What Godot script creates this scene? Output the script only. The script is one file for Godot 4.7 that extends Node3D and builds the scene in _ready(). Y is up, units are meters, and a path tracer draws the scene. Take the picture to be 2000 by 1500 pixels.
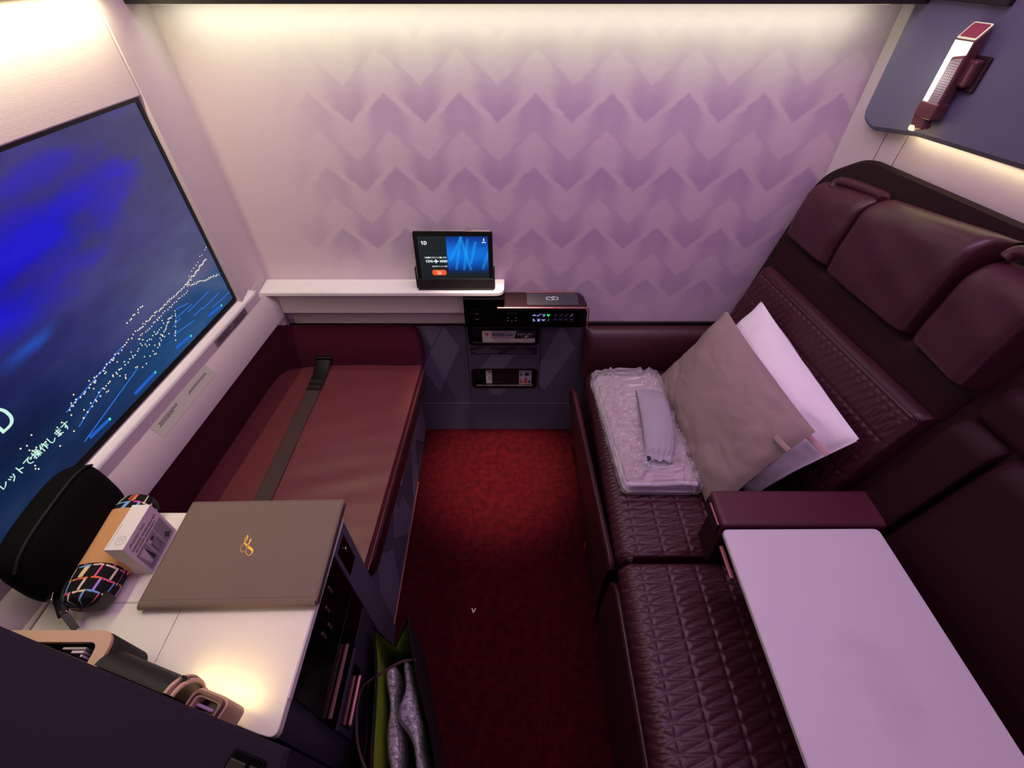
extends Node3D
# One suite of an aircraft cabin. Back wall in the plane z = 0, floor at y = 0, camera side +z. Metres.

const FLAT := Transform3D(Basis(Vector3(1, 0, 0), Vector3(0, 0, 1), Vector3(0, 1, 0)), Vector3.ZERO)  # prism outline (x, z), extruded up
var used := {}
var M := {}


# ------------------------------------------------------------------ naming
func numbered(n: String) -> String:
	used[n] = int(used.get(n, -1)) + 1
	return n if used[n] == 0 else "%s_%03d" % [n, used[n]]


func tag(o: Node, label: String, category: String, group := "") -> void:
	o.set_meta("label", label)
	o.set_meta("category", category)
	if group:
		o.set_meta("group", group)


func thing(called: String, label: String, category: String, at := Vector3.ZERO, turn := 0.0, group := "") -> Node3D:
	var o := Node3D.new()
	o.name = numbered(called)
	add_child(o)
	o.position = at
	o.rotation.y = turn
	tag(o, label, category, group)
	return o


func part(called: String, mesh: Mesh, m: Material, parent: Node, at := Vector3.ZERO, rot := Vector3.ZERO, label := "") -> MeshInstance3D:
	var o := MeshInstance3D.new()
	o.name = called
	o.mesh = mesh
	o.material_override = m
	parent.add_child(o, true)
	o.position = at
	o.rotation = rot
	if label:
		o.set_meta("label", label)
	return o


func structure(called: String, mesh: Mesh = null, m: Material = null, at := Vector3.ZERO, turn := 0.0) -> Node3D:
	var o: Node3D
	if mesh:
		o = MeshInstance3D.new()
		o.mesh = mesh
		o.material_override = m
	else:
		o = Node3D.new()
	o.name = called
	add_child(o)
	o.position = at
	o.rotation.y = turn
	o.set_meta("kind", "structure")
	return o


# ------------------------------------------------------------------ meshes
class Mb:
	var v := PackedVector3Array()
	var n := PackedVector3Array()
	var uv := PackedVector2Array()
	func tri(a: Vector3, b: Vector3, c: Vector3, na: Vector3, nb: Vector3, nc: Vector3, ua := Vector2.ZERO, ub := Vector2.ZERO, uc := Vector2.ZERO) -> void:
		if (b - a).cross(c - a).dot(na + nb + nc) > 0.0:   # seen counter-clockwise: turn it, Godot's fronts are clockwise
			v.append_array([a, c, b]); n.append_array([na, nc, nb]); uv.append_array([ua, uc, ub])
		else:
			v.append_array([a, b, c]); n.append_array([na, nb, nc]); uv.append_array([ua, ub, uc])
	func quad(a: Vector3, b: Vector3, c: Vector3, d: Vector3, na: Vector3, nb: Vector3, nc: Vector3, nd: Vector3) -> void:
		tri(a, b, c, na, nb, nc)
		tri(a, c, d, na, nc, nd)
	func flat(a: Vector3, b: Vector3, c: Vector3, d: Vector3, k: Vector3) -> void:
		quad(a, b, c, d, k, k, k, k)
	func face(a: Vector3, b: Vector3, c: Vector3, d: Vector3) -> void:   # a b c d counter-clockwise from outside; uv from a (0,1) to c (1,0)
		var k := (b - a).cross(d - a).normalized()
		tri(a, b, c, k, k, k, Vector2(0, 1), Vector2(1, 1), Vector2(1, 0))
		tri(a, c, d, k, k, k, Vector2(0, 1), Vector2(1, 0), Vector2(0, 0))
	func mesh() -> ArrayMesh:
		for i in n.size():
			n[i] = n[i].normalized()
		var a := []
		a.resize(Mesh.ARRAY_MAX)
		a[Mesh.ARRAY_VERTEX] = v
		a[Mesh.ARRAY_NORMAL] = n
		a[Mesh.ARRAY_TEX_UV] = uv
		var m := ArrayMesh.new()
		m.add_surface_from_arrays(Mesh.PRIMITIVE_TRIANGLES, a)
		return m


# a smooth sheet f(u, v); its outside is on the side of du x dv
func sheet(nu: int, nv: int, f: Callable, wrap := false, flip := false) -> ArrayMesh:
	var v := PackedVector3Array()
	var uv := PackedVector2Array()
	var n := PackedVector3Array()
	var w := nv + 1
	v.resize((nu + 1) * w)
	uv.resize(v.size())
	n.resize(v.size())
	for i in nu + 1:
		for j in w:
			v[i * w + j] = f.call(float(i) / nu, float(j) / nv)
			uv[i * w + j] = Vector2(float(i) / nu, float(j) / nv)
	var idx := PackedInt32Array()
	idx.resize(nu * nv * 6)
	var k := 0
	var sg := -1.0 if flip else 1.0
	for i in nu:
		for j in nv:
			var a := i * w + j
			var b := a + w
			var c := b + 1
			var d := a + 1
			var q := (v[c] - v[a]).cross(v[d] - v[b]) * sg
			n[a] += q; n[b] += q; n[c] += q; n[d] += q
			if flip:
				idx[k] = a; idx[k + 1] = b; idx[k + 2] = c; idx[k + 3] = a; idx[k + 4] = c; idx[k + 5] = d
			else:
				idx[k] = a; idx[k + 1] = c; idx[k + 2] = b; idx[k + 3] = a; idx[k + 4] = d; idx[k + 5] = c
			k += 6
	if wrap:
		for j in w:
			var s := n[j] + n[nu * w + j]
			n[j] = s
			n[nu * w + j] = s
	for i in n.size():
		n[i] = n[i].normalized()
	var a := []
	a.resize(Mesh.ARRAY_MAX)
	a[Mesh.ARRAY_VERTEX] = v
	a[Mesh.ARRAY_NORMAL] = n
	a[Mesh.ARRAY_TEX_UV] = uv
	a[Mesh.ARRAY_INDEX] = idx
	var m := ArrayMesh.new()
	m.add_surface_from_arrays(Mesh.PRIMITIVE_TRIANGLES, a)
	return m


func rbox(size: Vector3, r: float, k := 3) -> ArrayMesh:   # a box with rounded edges, its centre at the origin
	var h := size / 2.0
	r = minf(r, minf(h.x, minf(h.y, h.z)) * 0.999)
	var ax := []
	for i in 3:
		var l := []
		for j in k + 1:
			l.append(-h[i] + r - r * tan((1.0 - float(j) / k) * PI / 4.0))
		for j in k + 1:
			l.append(h[i] - r + r * tan(float(j) / k * PI / 4.0))
		ax.append(l)
	var mb := Mb.new()
	for i in 3:
		var iu := (i + 1) % 3
		var iv := (i + 2) % 3
		for s in [-1.0, 1.0]:
			var nu: int = ax[iu].size()
			var pt := []
			var nn := []
			for a in nu:
				for b in nu:
					var p := Vector3.ZERO
					p[i] = s * h[i]
					p[iu] = ax[iu][a]
					p[iv] = ax[iv][b]
					var q := p.clamp(-h + Vector3.ONE * r, h - Vector3.ONE * r)
					var nrm := (p - q).normalized()
					pt.append(q + nrm * r)
					nn.append(nrm)
			for a in nu - 1:
				for b in nu - 1:
					var c := [a * nu + b, (a + 1) * nu + b, (a + 1) * nu + b + 1, a * nu + b + 1]
					mb.quad(pt[c[0]], pt[c[1]], pt[c[2]], pt[c[3]], nn[c[0]], nn[c[1]], nn[c[2]], nn[c[3]])
	return mb.mesh()


func box(a: Vector3, b: Vector3, r := 0.0015) -> ArrayMesh:   # a slightly rounded box from corner to corner, in place
	var m := rbox((b - a).abs(), r, 1)
	return moved(m, Transform3D(Basis(), (a + b) / 2.0))


func moved(m: ArrayMesh, t: Transform3D) -> ArrayMesh:
	var a := m.surface_get_arrays(0)
	var v: PackedVector3Array = a[Mesh.ARRAY_VERTEX]
	var n: PackedVector3Array = a[Mesh.ARRAY_NORMAL]
	for i in v.size():
		v[i] = t * v[i]
		n[i] = (t.basis * n[i]).normalized()
	a[Mesh.ARRAY_VERTEX] = v
	a[Mesh.ARRAY_NORMAL] = n
	var o := ArrayMesh.new()
	o.add_surface_from_arrays(Mesh.PRIMITIVE_TRIANGLES, a)
	return o


func joined(list: Array) -> ArrayMesh:
	var st := SurfaceTool.new()
	for m in list:
		st.append_from(m, 0, Transform3D())
	return st.commit()


func rounded(pts: Array, r, k := 5) -> PackedVector2Array:   # an outline with rounded corners; r is a number or one number per corner
	var out := PackedVector2Array()
	var c := pts.size()
	for i in c:
		var p: Vector2 = pts[i]
		var a: Vector2 = (pts[(i + c - 1) % c] - p)
		var b: Vector2 = (pts[(i + 1) % c] - p)
		var rr: float = r[i] if r is Array else r
		if rr <= 0.0001:
			out.append(p)
			continue
		var half := absf(a.angle_to(b)) / 2.0
		var d := minf(rr / tan(half), minf(a.length(), b.length()) * 0.49)
		var p0 := p + a.normalized() * d
		var p1 := p + b.normalized() * d
		for j in k + 1:
			var t := float(j) / k
			out.append(p0.lerp(p, t).lerp(p.lerp(p1, t), t))
	return out


func rrect(x0: float, y0: float, x1: float, y1: float, r, k := 5) -> PackedVector2Array:
	return rounded([Vector2(x0, y0), Vector2(x1, y0), Vector2(x1, y1), Vector2(x0, y1)], r, k)


func area(p: PackedVector2Array) -> float:
	var s := 0.0
	for i in p.size():
		s += p[i].cross(p[(i + 1) % p.size()])
	return s


# an outline extruded along +Z from 0 to h (then carried by t), with chamfered rims
func prism(poly: PackedVector2Array, h: float, bev := 0.0, t := Transform3D()) -> ArrayMesh:
	if area(poly) < 0.0:
		poly.reverse()
	var c := poly.size()
	var en := PackedVector2Array()
	for i in c:
		var e := (poly[(i + 1) % c] - poly[i]).normalized()
		en.append(Vector2(e.y, -e.x))
	var inset := PackedVector2Array()
	for i in c:
		var m := (en[i] + en[(i + c - 1) % c])
		inset.append(poly[i] - m / maxf(m.length_squared(), 0.3) * 2.0 * bev)
	var mb := Mb.new()
	var loops := [[poly, 0.0], [poly, h]] if bev <= 0.0 else [[inset, 0.0], [poly, bev], [poly, h - bev], [inset, h]]
	var tilt := [0.0] if bev <= 0.0 else [-1.0, 0.0, 1.0]
	for l in loops.size() - 1:
		for i in c:
			var j := (i + 1) % c
			var na := en[i]
			var nb := en[i]
			if en[i].dot(en[(i + c - 1) % c]) > 0.75:
				na = (en[i] + en[(i + c - 1) % c]).normalized()
			if en[i].dot(en[j]) > 0.75:
				nb = (en[i] + en[j]).normalized()
			var ka: Vector3 = t.basis * Vector3(na.x, na.y, tilt[l]).normalized()
			var kb: Vector3 = t.basis * Vector3(nb.x, nb.y, tilt[l]).normalized()
			var p: PackedVector2Array = loops[l][0]
			var q: PackedVector2Array = loops[l + 1][0]
			mb.quad(t * Vector3(p[i].x, p[i].y, loops[l][1]), t * Vector3(p[j].x, p[j].y, loops[l][1]), t * Vector3(q[j].x, q[j].y, loops[l + 1][1]), t * Vector3(q[i].x, q[i].y, loops[l + 1][1]), ka, kb, kb, ka)
	var cap := inset if bev > 0.0 else poly
	var ids := Geometry2D.triangulate_polygon(cap)
	for z in [0.0, h]:
		var k: Vector3 = t.basis * Vector3(0, 0, -1.0 if z == 0.0 else 1.0)
		for i in range(0, ids.size(), 3):
			mb.tri(t * Vector3(cap[ids[i]].x, cap[ids[i]].y, z), t * Vector3(cap[ids[i + 1]].x, cap[ids[i + 1]].y, z), t * Vector3(cap[ids[i + 2]].x, cap[ids[i + 2]].y, z), k, k, k, cap[ids[i]], cap[ids[i + 1]], cap[ids[i + 2]])
	return mb.mesh()


# a frame between two outlines of as many points, from z0 to z1
func frame(outer: PackedVector2Array, inner: PackedVector2Array, z0: float, z1: float, t := Transform3D()) -> ArrayMesh:
	var mb := Mb.new()
	var c := outer.size()
	for i in c:
		var j := (i + 1) % c
		var f := t.basis * Vector3(0, 0, 1)
		var o0 := Vector3(outer[i].x, outer[i].y, 0); var o1 := Vector3(outer[j].x, outer[j].y, 0)
		var n0 := Vector3(inner[i].x, inner[i].y, 0); var n1 := Vector3(inner[j].x, inner[j].y, 0)
		var b := Vector3(0, 0, z0); var a := Vector3(0, 0, z1)
		mb.flat(t * (o0 + a), t * (o1 + a), t * (n1 + a), t * (n0 + a), f)
		mb.flat(t * (o0 + b), t * (o1 + b), t * (n1 + b), t * (n0 + b), -f)
		var eo := (o1 - o0).normalized()
		var side := t.basis * Vector3(eo.y, -eo.x, 0)
		var mid := (o0 + o1) / 2.0 - (n0 + n1) / 2.0
		if (Vector3(eo.y, -eo.x, 0)).dot(mid) < 0.0:
			side = -side
		mb.flat(t * (o0 + a), t * (o1 + a), t * (o1 + b), t * (o0 + b), side)
		mb.flat(t * (n0 + a), t * (n1 + a), t * (n1 + b), t * (n0 + b), -side)
	return mb.mesh()


func tube(path: Array, r, seg := 8, closed := false) -> ArrayMesh:   # r: one radius or one per point
	var c := path.size()
	var up := Vector3(0.13, 0.97, 0.2).normalized()
	var rings := []
	var nn := []
	for i in c:
		var a: Vector3 = path[(i + c - 1) % c] if closed or i > 0 else path[i]
		var b: Vector3 = path[(i + 1) % c] if closed or i < c - 1 else path[i]
		var d := (b - a).normalized()
		up = (up - d * up.dot(d))
		up = (Vector3(0.9, 0.1, 0.4) - d * d.dot(Vector3(0.9, 0.1, 0.4))).normalized() if up.length() < 0.01 else up.normalized()
		var s := d.cross(up)
		var ring := []
		var rn := []
		for j in seg:
			var k := up * cos(TAU * j / seg) + s * sin(TAU * j / seg)
			rn.append(k)
			ring.append(path[i] + k * float(r[i] if r is Array else r))
		rings.append(ring)
		nn.append(rn)
	var mb := Mb.new()
	for i in (c if closed else c - 1):
		var i2 := (i + 1) % c
		for j in seg:
			var j2 := (j + 1) % seg
			mb.quad(rings[i][j], rings[i2][j], rings[i2][j2], rings[i][j2], nn[i][j], nn[i2][j], nn[i2][j2], nn[i][j2])
	if not closed:
		for e in [0, c - 1]:
			var k: Vector3 = ((path[0] - path[1]) if e == 0 else (path[c - 1] - path[c - 2])).normalized()
			for j in seg:
				mb.tri(path[e], rings[e][j], rings[e][(j + 1) % seg], k, k, k)
	return mb.mesh()


func spline(pts: Array, per := 6, closed := false) -> Array:   # Catmull-Rom through the points
	var out := []
	var c := pts.size()
	for i in (c if closed else c - 1):
		var p0 = pts[(i + c - 1) % c] if closed or i > 0 else pts[i]
		var p1 = pts[i]
		var p2 = pts[(i + 1) % c]
		var p3 = pts[(i + 2) % c] if closed or i < c - 2 else p2
		for j in per:
			out.append(p1.cubic_interpolate(p2, p0, p3, float(j) / per))
	if not closed:
		out.append(pts[c - 1])
	return out


# flat ink: strokes (lists of Vector2) of width w, standing h proud of the XY plane
func ink(lines: Array, w, h := 0.0003, t := Transform3D()) -> ArrayMesh:
	var mb := Mb.new()
	var k := t.basis * Vector3(0, 0, 1)
	for line in lines:
		var c: int = line.size()
		var lp := []
		var rp := []
		for i in c:
			var a: Vector2 = line[maxi(i - 1, 0)]
			var b: Vector2 = line[mini(i + 1, c - 1)]
			var d := (b - a).normalized()
			var s := Vector2(-d.y, d.x) * float(w[i] if w is Array else w) / 2.0
			var p: Vector2 = line[i]
			if not w is Array:
				if i == 0:
					p -= d * float(w) * 0.4
				if i == c - 1:
					p += d * float(w) * 0.4
			lp.append(p + s)
			rp.append(p - s)
		for i in c - 1:
			mb.flat(t * Vector3(lp[i].x, lp[i].y, h), t * Vector3(lp[i + 1].x, lp[i + 1].y, h), t * Vector3(rp[i + 1].x, rp[i + 1].y, h), t * Vector3(rp[i].x, rp[i].y, h), k)
	return mb.mesh()


func lettering(called: String, s: String, high: float, m: Material, parent: Node, at: Vector3, rot := Vector3.ZERO, bold := false, centred := true, squeeze := 1.0) -> MeshInstance3D:
	var f := SystemFont.new()
	f.font_names = PackedStringArray(["Droid Sans"])
	f.font_weight = 700 if bold else 400
	var t := TextMesh.new()
	t.font = f
	t.text = s
	t.font_size = 24
	t.pixel_size = high / 24.0 * 1.37   # high = height of a capital
	t.depth = 0.0004
	t.curve_step = 3.0
	t.horizontal_alignment = HORIZONTAL_ALIGNMENT_CENTER if centred else HORIZONTAL_ALIGNMENT_LEFT
	t.vertical_alignment = VERTICAL_ALIGNMENT_CENTER
	var o := part(called, t, m, parent, at, rot)
	if squeeze != 1.0:
		o.scale = Vector3(squeeze, 1, 1)
	return o


# hand-drawn strokes of the Japanese characters, on a grid 10 wide and 10 high, y up
const GLYPH := {
	"bu": "0,8 8,8 7,4 3,0;9,10 10,9;7.6,10 8.4,9", "re": "2,9 2,1 6,3 9,6", "tsu": "1,6 2,4;4,7 5,5;8,7 7,3 3,0", "to": "3,10 3,0;3,6 8,4",
	"de": "0,8 9,9 5,7 4,4 5,1 8,0;8,6 9,5;9.4,7 10.2,6", "sou": "0,7 4,7;2,10 2,0 1,0.6;0,3 4,4.5;5,10 9,10 9,8 5,8 5,10;4.5,7 6.5,7 6.5,5 4.5,5 4.5,7;7.5,7 9.5,7 9.5,5 7.5,5 7.5,7;4.4,3.6 10,3.6;7,5 7,0;6.7,3.4 4.4,0.6;7.3,3.4 10,0.6",
	"saku": "3,10 0,5;2,7 2,0;5.5,10 4,6;5,8 10,8;6.5,8 6.5,0;6.5,5.5 9.5,5.5;6.5,3 9.5,3", "shi": "2,10 2,3 3,0.6 6,0.6 9,3", "ma": "1,8 9,8;1.4,5.4 8.6,5.4;5,10 5,2 3,0.4 1.5,1.6 3,3 6,2.4 9,0.5",
	"su": "0,8 10,8;6,10 6,4 5,2.6 3.6,3.4 4,5 6,5;6,3 5.6,1 4,0", "an": "5,10 0,6;5,10 10,6;3,5.5 7,5.5;2,3 8,3;5,5.5 5,0;0.6,0 9.4,0", "zen": "5,10 0,5.6;5,10 10,5.6;2.6,5.8 7.4,5.8;2.6,3 7.4,3;5,5.8 5,0;0.8,0 9.2,0",
	"no": "5,8 4,3 2,1 0.6,4 2,7 5,8.6 8.6,7 9.4,4 8,1 6,0", "o": "0,7.6 6,7.6;3,10 3,1 1,1.6 2,3.6 6,5 9,3.4 8.4,0.8 6,0.4;7.6,9 9.4,7", "ri": "2,9 2,4 3,5;7.6,10 7.8,4 5,0", "go": "2,8.6 7,8.6 5,7;1.6,3 2.6,1 8,1;8,10 9,9", "ga": "0,7 6,7.4 5.6,1 4,0.6;3.4,10 1,1;8,7.6 9.6,4.6;8.6,10 9.6,9", "a": "1,8 9,8;4,10 4,2;7,6 5,1 2,0.6 1,2.6 3,5 7,5 9,3 7,0.4", "u": "4,10 6,9;1,6 6,7 8,5 7,2 4,0", "i": "1,8 2,3 3,1 4,3;8,8 9,4", "ta": "0,8 6,8;3,10 1,0;5.4,5 9.4,5;5,2 6,0.6 9.6,0.6",
}


func script(chars: Array, x: float, y: float, size: float, gap: float) -> Array:   # strokes of a line of characters, from (x, y)
	var out := []
	for i in chars.size():
		for s in String(GLYPH[chars[i]]).split(";"):
			var l := []
			for q in s.split(" "):
				var c := q.split(",")
				l.append(Vector2(x + i * gap + float(c[0]) * size / 10.0, y + float(c[1]) * size / 10.0))
			out.append(l)
	return out


# ------------------------------------------------------------------ materials
func mat(c: Color, rough := 0.6, metal := 0.0, spec := 0.5) -> StandardMaterial3D:
	var m := StandardMaterial3D.new()
	m.albedo_color = c
	m.roughness = rough
	m.metallic = metal
	m.metallic_specular = spec
	return m


func glow(c: Color, e: float) -> StandardMaterial3D:
	var m := mat(Color(0.03, 0.03, 0.03), 0.4)
	m.emission_enabled = true
	m.emission = c
	m.emission_energy_multiplier = e
	return m


func noise(freq: float, kind := FastNoiseLite.TYPE_SIMPLEX_SMOOTH, oct := 3, size := 512, lo := Color.BLACK, hi := Color.WHITE, sd := 1) -> NoiseTexture2D:
	var f := FastNoiseLite.new()
	f.seed = sd
	f.noise_type = kind
	f.frequency = freq
	f.fractal_octaves = oct
	var t := NoiseTexture2D.new()
	t.noise = f
	t.width = size
	t.height = size
	t.seamless = true
	var g := Gradient.new()
	g.set_color(0, lo)
	g.set_color(1, hi)
	t.color_ramp = g
	return t


func relief(m: StandardMaterial3D, t: Texture2D, cm: float, scale: float) -> StandardMaterial3D:
	m.heightmap_enabled = true
	m.heightmap_texture = t
	m.heightmap_scale = cm
	m.uv1_triplanar = true
	m.uv1_scale = Vector3.ONE * scale
	return m


func weave(size: int, bands: int, seed_: int) -> ImageTexture:   # the relief of a plain weave with uneven threads
	var r := RandomNumberGenerator.new()
	r.seed = seed_
	var im := Image.create(size, size, false, Image.FORMAT_RGB8)
	var row := []
	for i in size:
		row.append(r.randf_range(-0.13, 0.13))
	for y in size:
		for x in size:
			var a := sin(TAU * bands * x / size)
			var b := sin(TAU * bands * y / size)
			var h: float = 0.5 + 0.22 * (a * a if (x * bands * 2 / size + y * bands * 2 / size) % 2 == 0 else b * b) + row[y] * 0.8 + row[x] * 0.5
			im.set_pixel(x, y, Color(h, h, h))
	im.generate_mipmaps()
	return ImageTexture.create_from_image(im)


func chevrons() -> ImageTexture:   # the woven print of the back wall: x -0.90..0.96, y 0.62..1.575
	var w := 930
	var h := 478
	var im := Image.create(w, h, false, Image.FORMAT_RGB8)
	var f := FastNoiseLite.new()
	f.seed = 5
	f.frequency = 0.03
	f.fractal_octaves = 4
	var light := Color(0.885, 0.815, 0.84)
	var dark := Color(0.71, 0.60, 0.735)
	for j in h:
		var y := 1.575 - 0.955 * (j + 0.5) / h
		for i in w:
			var x := -0.9 + 1.86 * (i + 0.5) / w
			var g := f.get_noise_2d(i, j * 2.2)
			x += g * 0.006
			var c := (x - 0.064) / 0.205          # ridges where c is whole
			var d := absf(c - roundf(c)) * 0.205   # from the ridge
			var e := 0.1025 - d                    # from the valley
			var u := smoothstep(0.25, 0.75, e / 0.1025)
			var a := fposmod((y + 0.92 * d - 1.285) / 0.19, 1.0)
			var b := fposmod((y - 0.92 * e - 1.305) / 0.19, 1.0)
			var k := 0.07
			var ta := (smoothstep(0.0, k, a) - smoothstep(0.52 - 0.03, 0.52 + 0.03, a)) * (0.55 + 0.45 * smoothstep(0.0, 0.5, a))
			var tb := (smoothstep(0.0, 0.06, b) - smoothstep(0.5 - 0.03, 0.5 + 0.03, b)) * (0.6 + 0.4 * smoothstep(0.52, 0.05, b))
			var t := lerpf(tb, ta, u)
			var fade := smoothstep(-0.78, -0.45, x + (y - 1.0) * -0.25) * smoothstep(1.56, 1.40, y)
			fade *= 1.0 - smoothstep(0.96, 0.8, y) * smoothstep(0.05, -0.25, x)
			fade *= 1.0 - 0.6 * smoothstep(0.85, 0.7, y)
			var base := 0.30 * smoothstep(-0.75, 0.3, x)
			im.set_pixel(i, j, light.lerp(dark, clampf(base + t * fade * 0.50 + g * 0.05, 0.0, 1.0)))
	im.generate_mipmaps()
	return ImageTexture.create_from_image(im)


func night_scene() -> ImageTexture:   # what the big screen shows: blue dusk over a sea of city lights; x is metres from the far edge
	var w := 800
	var h := 456
	var im := Image.create(w, h, false, Image.FORMAT_RGB8)
	var f := FastNoiseLite.new()
	f.seed = 9
	f.frequency = 0.006
	f.fractal_octaves = 4
	for j in h:
		var y := 1.41 - 0.538 * (j + 0.5) / h
		for i in w:
			var d := 0.2 + 0.955 * (1.0 - (i + 0.5) / w)
			var g := f.get_noise_2d(i * 0.6 + j * 0.5, j * 1.6)
			var c := Color(0.27, 0.27, 0.44).lerp(Color(0.22, 0.19, 0.53), clampf((d - 0.25) * 1.8, 0, 1))
			var b := clampf(1.3 - Vector2((d - 0.72) / 0.38, (y - 1.24 - (0.72 - d) * 0.22) / 0.085).length() + g * 0.9, 0.0, 1.0)
			c = c.lerp(Color(0.09, 0.07, 0.82), b * 0.95)
			c = c.lerp(Color(0.30, 0.33, 0.49), smoothstep(1.2, 1.04, y) * (1.0 - smoothstep(0.4, 0.85, d)) * 0.85)
			c = c.lerp(Color(0.12, 0.15, 0.34), smoothstep(1.2, 1.1, y) * smoothstep(0.5, 0.9, d) * 0.8)
			var hz := 1.0 - (0.25 - d) * -0.02
			c = c.lerp(Color(0.12, 0.29, 0.48), smoothstep(hz + 0.004, hz - 0.03, y) * 0.9)
			c = c.lerp(Color(0.07, 0.13, 0.27), smoothstep(0.45, 0.95, d) * smoothstep(1.12, 1.0, y) * 0.85)
			c = c.lerp(Color(0.14, 0.36, 0.85), clampf(1.0 - Vector2((d - 0.75) / 0.085, (y - 1.115 - (0.75 - d) * 0.12 + g * 0.02) / 0.02).length(), 0, 1) * 0.8)
			c = c.lightened(clampf(g * 0.08, 0.0, 0.08)).darkened(clampf(-g * 0.2, 0.0, 0.15))
			im.set_pixel(i, j, c)
	return ImageTexture.create_from_image(im)


func carpet_print() -> ImageTexture:
	var r := RandomNumberGenerator.new()
	r.seed = 31
	var f := FastNoiseLite.new()
	f.seed = 3
	f.frequency = 0.02
	f.fractal_octaves = 3
	var s := 512
	var im := Image.create(s, s, false, Image.FORMAT_RGB8)
	for y in s:
		for x in s:
			var cell := float((x / 4 * 7 + y / 4 * 13 + (x / 4) * (y / 4)) % 5) / 5.0
			var k := 0.72 + 0.22 * cell + r.randf_range(-0.12, 0.12) + f.get_noise_2d(x, y) * 0.2
			if (x / 4 + y / 4) % 4 == 0 or (x / 4 - y / 4 + 512) % 4 == 0:
				k *= 0.72
			im.set_pixel(x, y, Color(0.30, 0.058, 0.095) * clampf(k, 0.2, 1.4))
	im.generate_mipmaps()
	return ImageTexture.create_from_image(im)


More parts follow.
